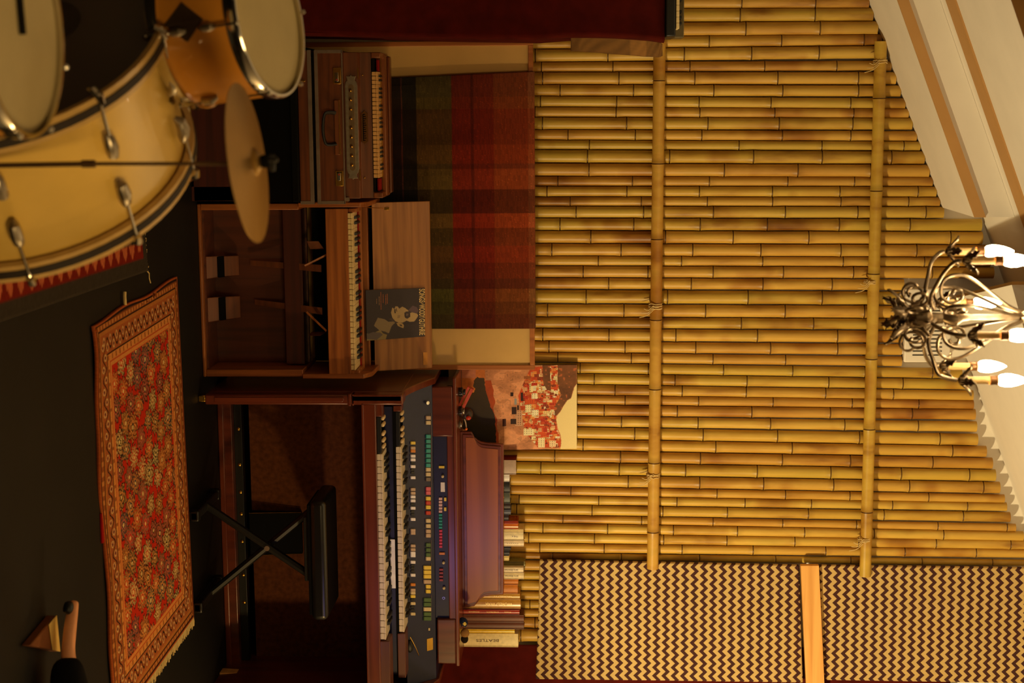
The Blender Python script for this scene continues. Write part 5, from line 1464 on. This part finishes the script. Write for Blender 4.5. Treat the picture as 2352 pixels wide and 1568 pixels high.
# cymbal on its stand
YD = 3.0
yc = atd(577, 374, YD); rc = .1515
mj = (vR*184+vU*20).normalized(); 
cn = (Vector((0,0,1))-vF*.035-vR*.11).normalized()
M_cym = plain('aged_bronze', (168, 130, 66), .34, metal=.85, var=.08, scale=6)
t = thing('cymbal', 'thin bronze cymbal on a slim stand, in front of the bass drum', 'cymbal', yc)
MB().lathe([(.004,.020),(.014,.019),(.024,.013),(.029,.008),(.06,.005),(.10,.001),(rc,-.006),(rc,-.0072),(.10,-.0002),(.06,.0038),(.029,.0065),(.022,.012),(.004,.0185)], yc, cn, 64).build('plate', M_cym, t)
MB().lathe([(.004,.021),(.012,.021),(.013,.030),(.005,.034),(.004,.034)], yc, cn, 16).build('felt_washer', M_blackcloth, t)
MB().box(yc.x-.016, yc.x+.016, yc.y-.003, yc.y+.003, yc.z+.034, yc.z+.046).cyl(yc+cn*.030, yc+cn*.052, .005).build('wing_nut', M_blackp, t, bev=.002)
ts = thing('cymbal_stand', 'slim dark metal stand carrying the cymbal in front of the drum', 'stand', (yc.x, yc.y, 0))
M_dmetal = plain('dull_metal', (110, 84, 56), .4, metal=.7)
MB().tube([(yc.x+.004, yc.y, .06), (yc.x+.002, yc.y, .5), yc-Vector((0,0,.30))], .0052, 10).tube([yc-Vector((0,0,.31)), yc-cn*.012], .0036, 8).build('pole', M_dmetal, ts)
MB().cyl(yc-Vector((0,0,.325)), yc-Vector((0,0,.30)), .0075).build('collar', M_dmetal, ts)
for k in range(3):
    an = 2*math.pi*k/3-.3
    MB().tube([(yc.x, yc.y, .26), (yc.x+.2*math.cos(an), yc.y+.2*math.sin(an), .012)], .006, 8).build('leg', M_dmetal, ts)

# ================================================================ chandelier
CD = 4.5
cc = atd(2200, 728, CD)
cX, cY = cc.x, cc.y
zc = lambda px, dd=0: atd(px, 728, CD+dd).z
t = thing('chandelier', 'ornate silver scroll chandelier with six candle bulbs and acanthus leaves', 'chandelier', (cX, cY, zc(2040)))
M_bulb, nt_, b_ = newmat('glowing_bulb')
b_.inputs['Base Color'].default_value = (1, .9, .7, 1)
b_.inputs['Emission Color'].default_value = (1.0, 0.76, 0.42, 1); b_.inputs['Emission Strength'].default_value = 110.0
M_sock = plain('brown_socket', (120, 80, 40), .45, metal=.4)
M_candle = plain('cream_candle_sleeve', (226, 186, 120), .5)
dirn = lambda th, r, z: Vector((cX, cY, 0)) + (vR*math.sin(th)*r + Vector((-math.sin(YAW), -math.cos(YAW), 0))*math.cos(th)*r) + Vector((0, 0, z))
z_hub = zc(2120); 
# centre column
MB().lathe([(0.002, zc(2072)-z_hub), (.012, zc(2076)-z_hub), (.026, zc(2090)-z_hub), (.036, zc(2100)-z_hub), (.036, zc(2125)-z_hub), (.028, zc(2134)-z_hub), (.014, zc(2140)-z_hub), (.012, zc(2165)-z_hub), (.024, zc(2180)-z_hub), (.026, zc(2196)-z_hub), (.012, zc(2210)-z_hub), (.008, zc(2230)-z_hub), (.008, zc(2338)-z_hub), (.016, zc(2342)-z_hub), (.020, zc(2352)-z_hub), (.016, zc(2362)-z_hub), (.006, zc(2370)-z_hub), (.006, zc(2500)-z_hub)], (cX, cY, z_hub), n=20).build('column', M_iron, t)
zceil = ceilA(cX)
MB().tube([(cX, cY, zc(2500)), (cX, cY, zceil-.03)], .004, 8).build('chain', M_iron, t)
MB().lathe([(.05, 0), (.045, -.02), (.01, -.035)], (cX, cY, zceil+.003), n=20).build('ceiling_rose', M_iron, t)
def leaf(base, d, up, L, W, curl, name, parent, n=9):
    """serrated acanthus leaf starting at base going along d and curling towards up"""
    d = d.normalized(); up = (up-d*up.dot(d)).normalized(); sd = d.cross(up)
    vs = []; fs = []
    for i in range(n):
        f = i/(n-1); p = base+d*(L*f*(1-.25*curl*f))+up*(L*curl*f*f)
        wv = W*math.sin(math.pi*min(1, f*.86+.10))**.7*(1+.28*(-1)**i)
        vs += [p+sd*wv+up*.004, p-up*.003, p-sd*wv+up*.004]
    for i in range(n-1):
        a_ = 3*i; fs += [(a_, a_+1, a_+4, a_+3), (a_+1, a_+2, a_+5, a_+4)]
    o = MB().add(vs, fs).build(name, M_iron, parent)
    q_ = o.modifiers.new('solid', 'SOLIDIFY'); q_.thickness = .0022
    return o
ths = [R(16), R(76), R(136), R(196), R(256), R(316)]
bases = [2318, 2293, 2246, 2236, 2262, 2305]
pys = [770, 873, 841, 696, 577, 598]
for i, th in enumerate(ths):
    rr_ = .205
    tgt = atd(bases[i], pys[i], CD - rr_*math.cos(th))
    hx = Vector((tgt.x-cX, tgt.y-cY, 0)); rr_ = hx.length; hd = hx.normalized()
    zb = tgt.z                           # bulb base
    L_ = lambda r, z: Vector((cX, cY, 0))+hd*r+Vector((0, 0, z))
    zh_ = zc(2135)
    pts = spline([L_(.030, zh_+.010), L_(.075, zh_-.006), L_(.125, zh_+.004), L_(.165, zh_+.016), L_(rr_-.006, zh_+.038), L_(rr_, zb-.115)], 7)
    ar = MB().tube(pts, .0058, 10).build('arm', M_iron, t)
    # outward curl near the hub
    cr = [L_(.075, zh_-.006)]
    for k in range(13):
        a2 = -.3+k*.48; r2 = .034*(1-k*.045); cr.append(L_(.070-r2*math.cos(a2)*.9+.0, zh_-.040+r2*math.sin(a2)*.95))
    MB().tube(cr[1:], [.0045]*len(cr[1:]), 8).build('curl', M_iron, ar)
    # cup leaves and candle
    cup = MB().lathe([(.004,-.012),(.011,-.008),(.014,.004),(.012,.012)], L_(rr_, zb-.100), n=14).build('cup', M_iron, t)
    for k in range(4):
        a2 = math.pi/2*k+.6+i; dd = Vector((math.cos(a2), math.sin(a2), 0))
        leaf(L_(rr_, zb-.104)+dd*.008, (dd*.55+Vector((0,0,1))).normalized(), dd, .048, .011, .30, 'leaf', cup, 7)
    MB().cyl(L_(rr_, zb-.098), L_(rr_, zb-.020), .0105, 14).build('candle_sleeve', M_candle, t)
    MB().lathe([(.0125, 0), (.0135,.004), (.0125,.018), (.014,.020), (.012,.024)], L_(rr_, zb-.024), n=16).build('socket', M_sock, t)
    MB().lathe([(.010,0),(.0155,.006),(.0185,.020),(.0180,.036),(.0135,.056),(.0075,.072),(.002,.082),(0,.083)], L_(rr_, zb), n=18).build('bulb', M_bulb, t)
    # upper scroll from the top knob, sweeping out and curling in
    th2 = th+R(30); h2 = (vR*math.sin(th2)+Vector((-math.sin(YAW), -math.cos(YAW), 0))*math.cos(th2)).normalized()
    Q = lambda r, z: Vector((cX, cY, 0))+h2*r+Vector((0, 0, z))
    z1_, z2_, z3_ = zc(2346), zc(2200), zc(2178)
    pts = [Q(.014, z1_), Q(.035, zc(2310)), Q(.080, zc(2262)), Q(.118, zc(2215)), Q(.122, zc(2180)), Q(.100, zc(2160)), Q(.062, zc(2160)), Q(.042, zc(2180)), Q(.050, zc(2203)), Q(.074, zc(2205)), Q(.080, zc(2190)), Q(.066, zc(2184))]
    MB().tube(spline(pts, 6), .0048, 9).build('scroll', M_iron, t)
    # lower leaves and curls
    leaf(Q(.018, zc(2092)), (h2*1.0+Vector((0,0,-.55))).normalized(), Vector((0,0,-1)), .095, .017, .28, 'leaf', t, 11)
    lc = [Q(.030, zc(2112))]
    for k in range(12):
        a2 = math.pi*.5+k*.5; r2 = .040*(1-k*.05); lc.append(Q(.078+r2*math.cos(a2), zc(2118)-.030+r2*math.sin(a2)))
    MB().tube(spline(lc, 3), .0042, 8).build('lower_curl', M_iron, t)
for k in range(5):
    a2 = 2*math.pi*k/5; dd = Vector((math.cos(a2), math.sin(a2), 0))
    leaf(Vector((cX, cY, zc(2084)))+dd*.006, (dd*.5+Vector((0,0,-1))).normalized(), dd, .070, .014, .45, 'finial_leaf', t, 9)

# ================================================================ person sitting on the floor out of frame, foot in view
M_skin = plain('skin', (236, 164, 116), .5, var=.06)
M_trous = plain('black_trousers', (14, 13, 15), .9, var=.3, scale=20, bump=.2)
def skin(name, verts, edges, rad, mat, parent, sub=2, root=0):
    og = Vector(parent['_o']) if parent else Vector(verts[root])
    me = bpy.data.meshes.new(name); me.from_pydata([tuple(Vector(p)-og) for p in verts], edges, [])
    o = bpy.data.objects.new(name, me); COL.objects.link(o)
    if parent: o.parent = parent
    else: o.location = og
    o['_o'] = list(og)
    s_ = o.modifiers.new('skin', 'SKIN')
    for i, r_ in enumerate(rad):
        me.skin_vertices[0].data[i].radius = (r_, r_) if not hasattr(r_, '__len__') else r_
    me.skin_vertices[0].data[root].use_root = True
    q_ = o.modifiers.new('sub', 'SUBSURF'); q_.levels = sub; q_.render_levels = sub
    s_.use_smooth_shade = True
    me.materials.append(mat)
    return o
an = atd(156, 1496, 4.72); toe = atd(158, 1380, 4.74)
hipX, hipY = an.x+.84, an.y-.25
hip = Vector((hipX, hipY, .12)); kn = Vector((an.x+.42, an.y-.14, .12))
sh = Vector((hipX+.10, hipY-.02, .60)); nk = Vector((hipX+.10, hipY-.02, .68)); hd_ = Vector((hipX+.08, hipY-.01, .80)); ht = Vector((hipX+.07, hipY, .93))
azf = max(an.z, .04)
V_ = [hip, Vector((hipX+.04, hipY, .36)), sh, nk, hd_, ht,
      hip+Vector((-.04,.10,0)), kn+Vector((0,.02,0)), Vector((an.x+.12, an.y-.01, azf+.008)), Vector((an.x, an.y, azf)), Vector(((an.x+toe.x)/2, (an.y+toe.y)/2, azf+.004)), Vector((toe.x+.03, toe.y, azf+.006)), Vector((toe.x+.0, toe.y+.01, azf+.012)),
      hip+Vector((-.04,-.12,0)), kn+Vector((.02,-.22,.18)), Vector((an.x+.22, an.y-.34, .05)), Vector((an.x+.08, an.y-.36, .04)),
      sh+Vector((-.02,.17,-.03)), sh+Vector((-.10,.24,-.28)), sh+Vector((-.30,.16,-.42)), sh+Vector((-.38,.13,-.44)),
      sh+Vector((-.02,-.17,-.03)), sh+Vector((.06,-.26,-.28)), sh+Vector((.02,-.30,-.52)), sh+Vector((.02,-.30,-.58))]
E_ = [(0,1),(1,2),(2,3),(3,4),(4,5),(0,6),(6,7),(7,8),(8,9),(9,10),(10,11),(11,12),(0,13),(13,14),(14,15),(15,16),(2,17),(17,18),(18,19),(19,20),(2,21),(21,22),(22,23),(23,24)]
R_ = [.13,.13,.12,.055,.085,.07,.09,.055,.036,.021,.020,.018,.012,.09,.055,.035,.03,.055,.042,.032,.03,.055,.042,.032,.03]
body = skin('person', V_, E_, R_, M_skin, None)
tag(body, 'person in black trousers sitting on the floor, only an ankle and foot in view', 'person')
skin('trousers', [V_[0], V_[6], V_[7], Vector((an.x+.16, an.y-.03, azf+.012)), Vector((an.x+.006, an.y-.02, azf-.0)), V_[13], V_[14], Vector((an.x+.20, an.y-.33, .06))], [(0,1),(1,2),(2,3),(3,4),(0,5),(5,6),(6,7)], [.15,.11,.085,.070,.045,.11,.085,.06], M_trous, body)
skin('shirt', [V_[0]+Vector((0,0,.04)), V_[1], V_[2], V_[17], V_[18], V_[19], V_[21], V_[22], V_[23]], [(0,1),(1,2),(2,3),(3,4),(4,5),(2,6),(6,7),(7,8)], [.145,.145,.135,.065,.052,.042,.065,.052,.042], M_trous, body)
hb = MB().ball(hd_+Vector((.015,0,.05)), .105, 18, (1,.95,1.05)).build('hair', plain('dark_hair', (30,20,14), .8), body)
skin('sandal_strap', [Vector((toe.x-.004, toe.y-.004, azf)), Vector((toe.x+.020, toe.y-.012, azf-.002)), Vector((toe.x+.036, toe.y-.020, azf-.006))], [(0,1),(1,2)], [.014,.019,.012], M_blackp, body)
# cream cushion the foot rests beside
c1_, c2_, c3_ = atd(140, 1412, 4.60), atd(140, 1500, 4.60), atd(70, 1484, 4.60)
M_tan = plain('tan_leather', (120, 66, 26), .6)
M_cr = plain('cream_fabric', (226, 190, 110), .8, var=.04)
f1, f2, f3 = atz(66, 1482), atz(132, 1412), atz(118, 1520)
m = MB()
A1 = atz(128, 1412, .03); A2 = atz(136, 1496, .03); A3 = atz(70, 1482, .03)
t = thing('cushion', 'tan wedge-shaped cushion with a broad cream edge on the floor below the foot', 'cushion', (A2.x, A2.y, 0))
def lo(p): return Vector((p.x, p.y, .001))
m = MB().add([lo(A1), lo(A2), lo(A3), A1, A2, A3], [(0,2,1),(3,4,5),(0,1,4,3),(1,2,5,4),(2,0,3,5)]); m.build('body', M_tan, t, bev=.004)
m = MB(); B1 = A1+(A3-A1)*.32; B2 = A2+(A3-A2)*.27; z_ = Vector((0,0,.004))
m.add([A1+z_*.2, A2+z_*.2, B2+z_*.2, B1+z_*.2, A1+z_, A2+z_, B2+z_, B1+z_], [(0,3,2,1),(4,5,6,7),(0,1,5,4),(1,2,6,5),(2,3,7,6),(3,0,4,7)]); m.build('cream_edge', M_cr, t, bev=.0015)

for o in list(bpy.data.objects):
    if '_o' in o: del o['_o']
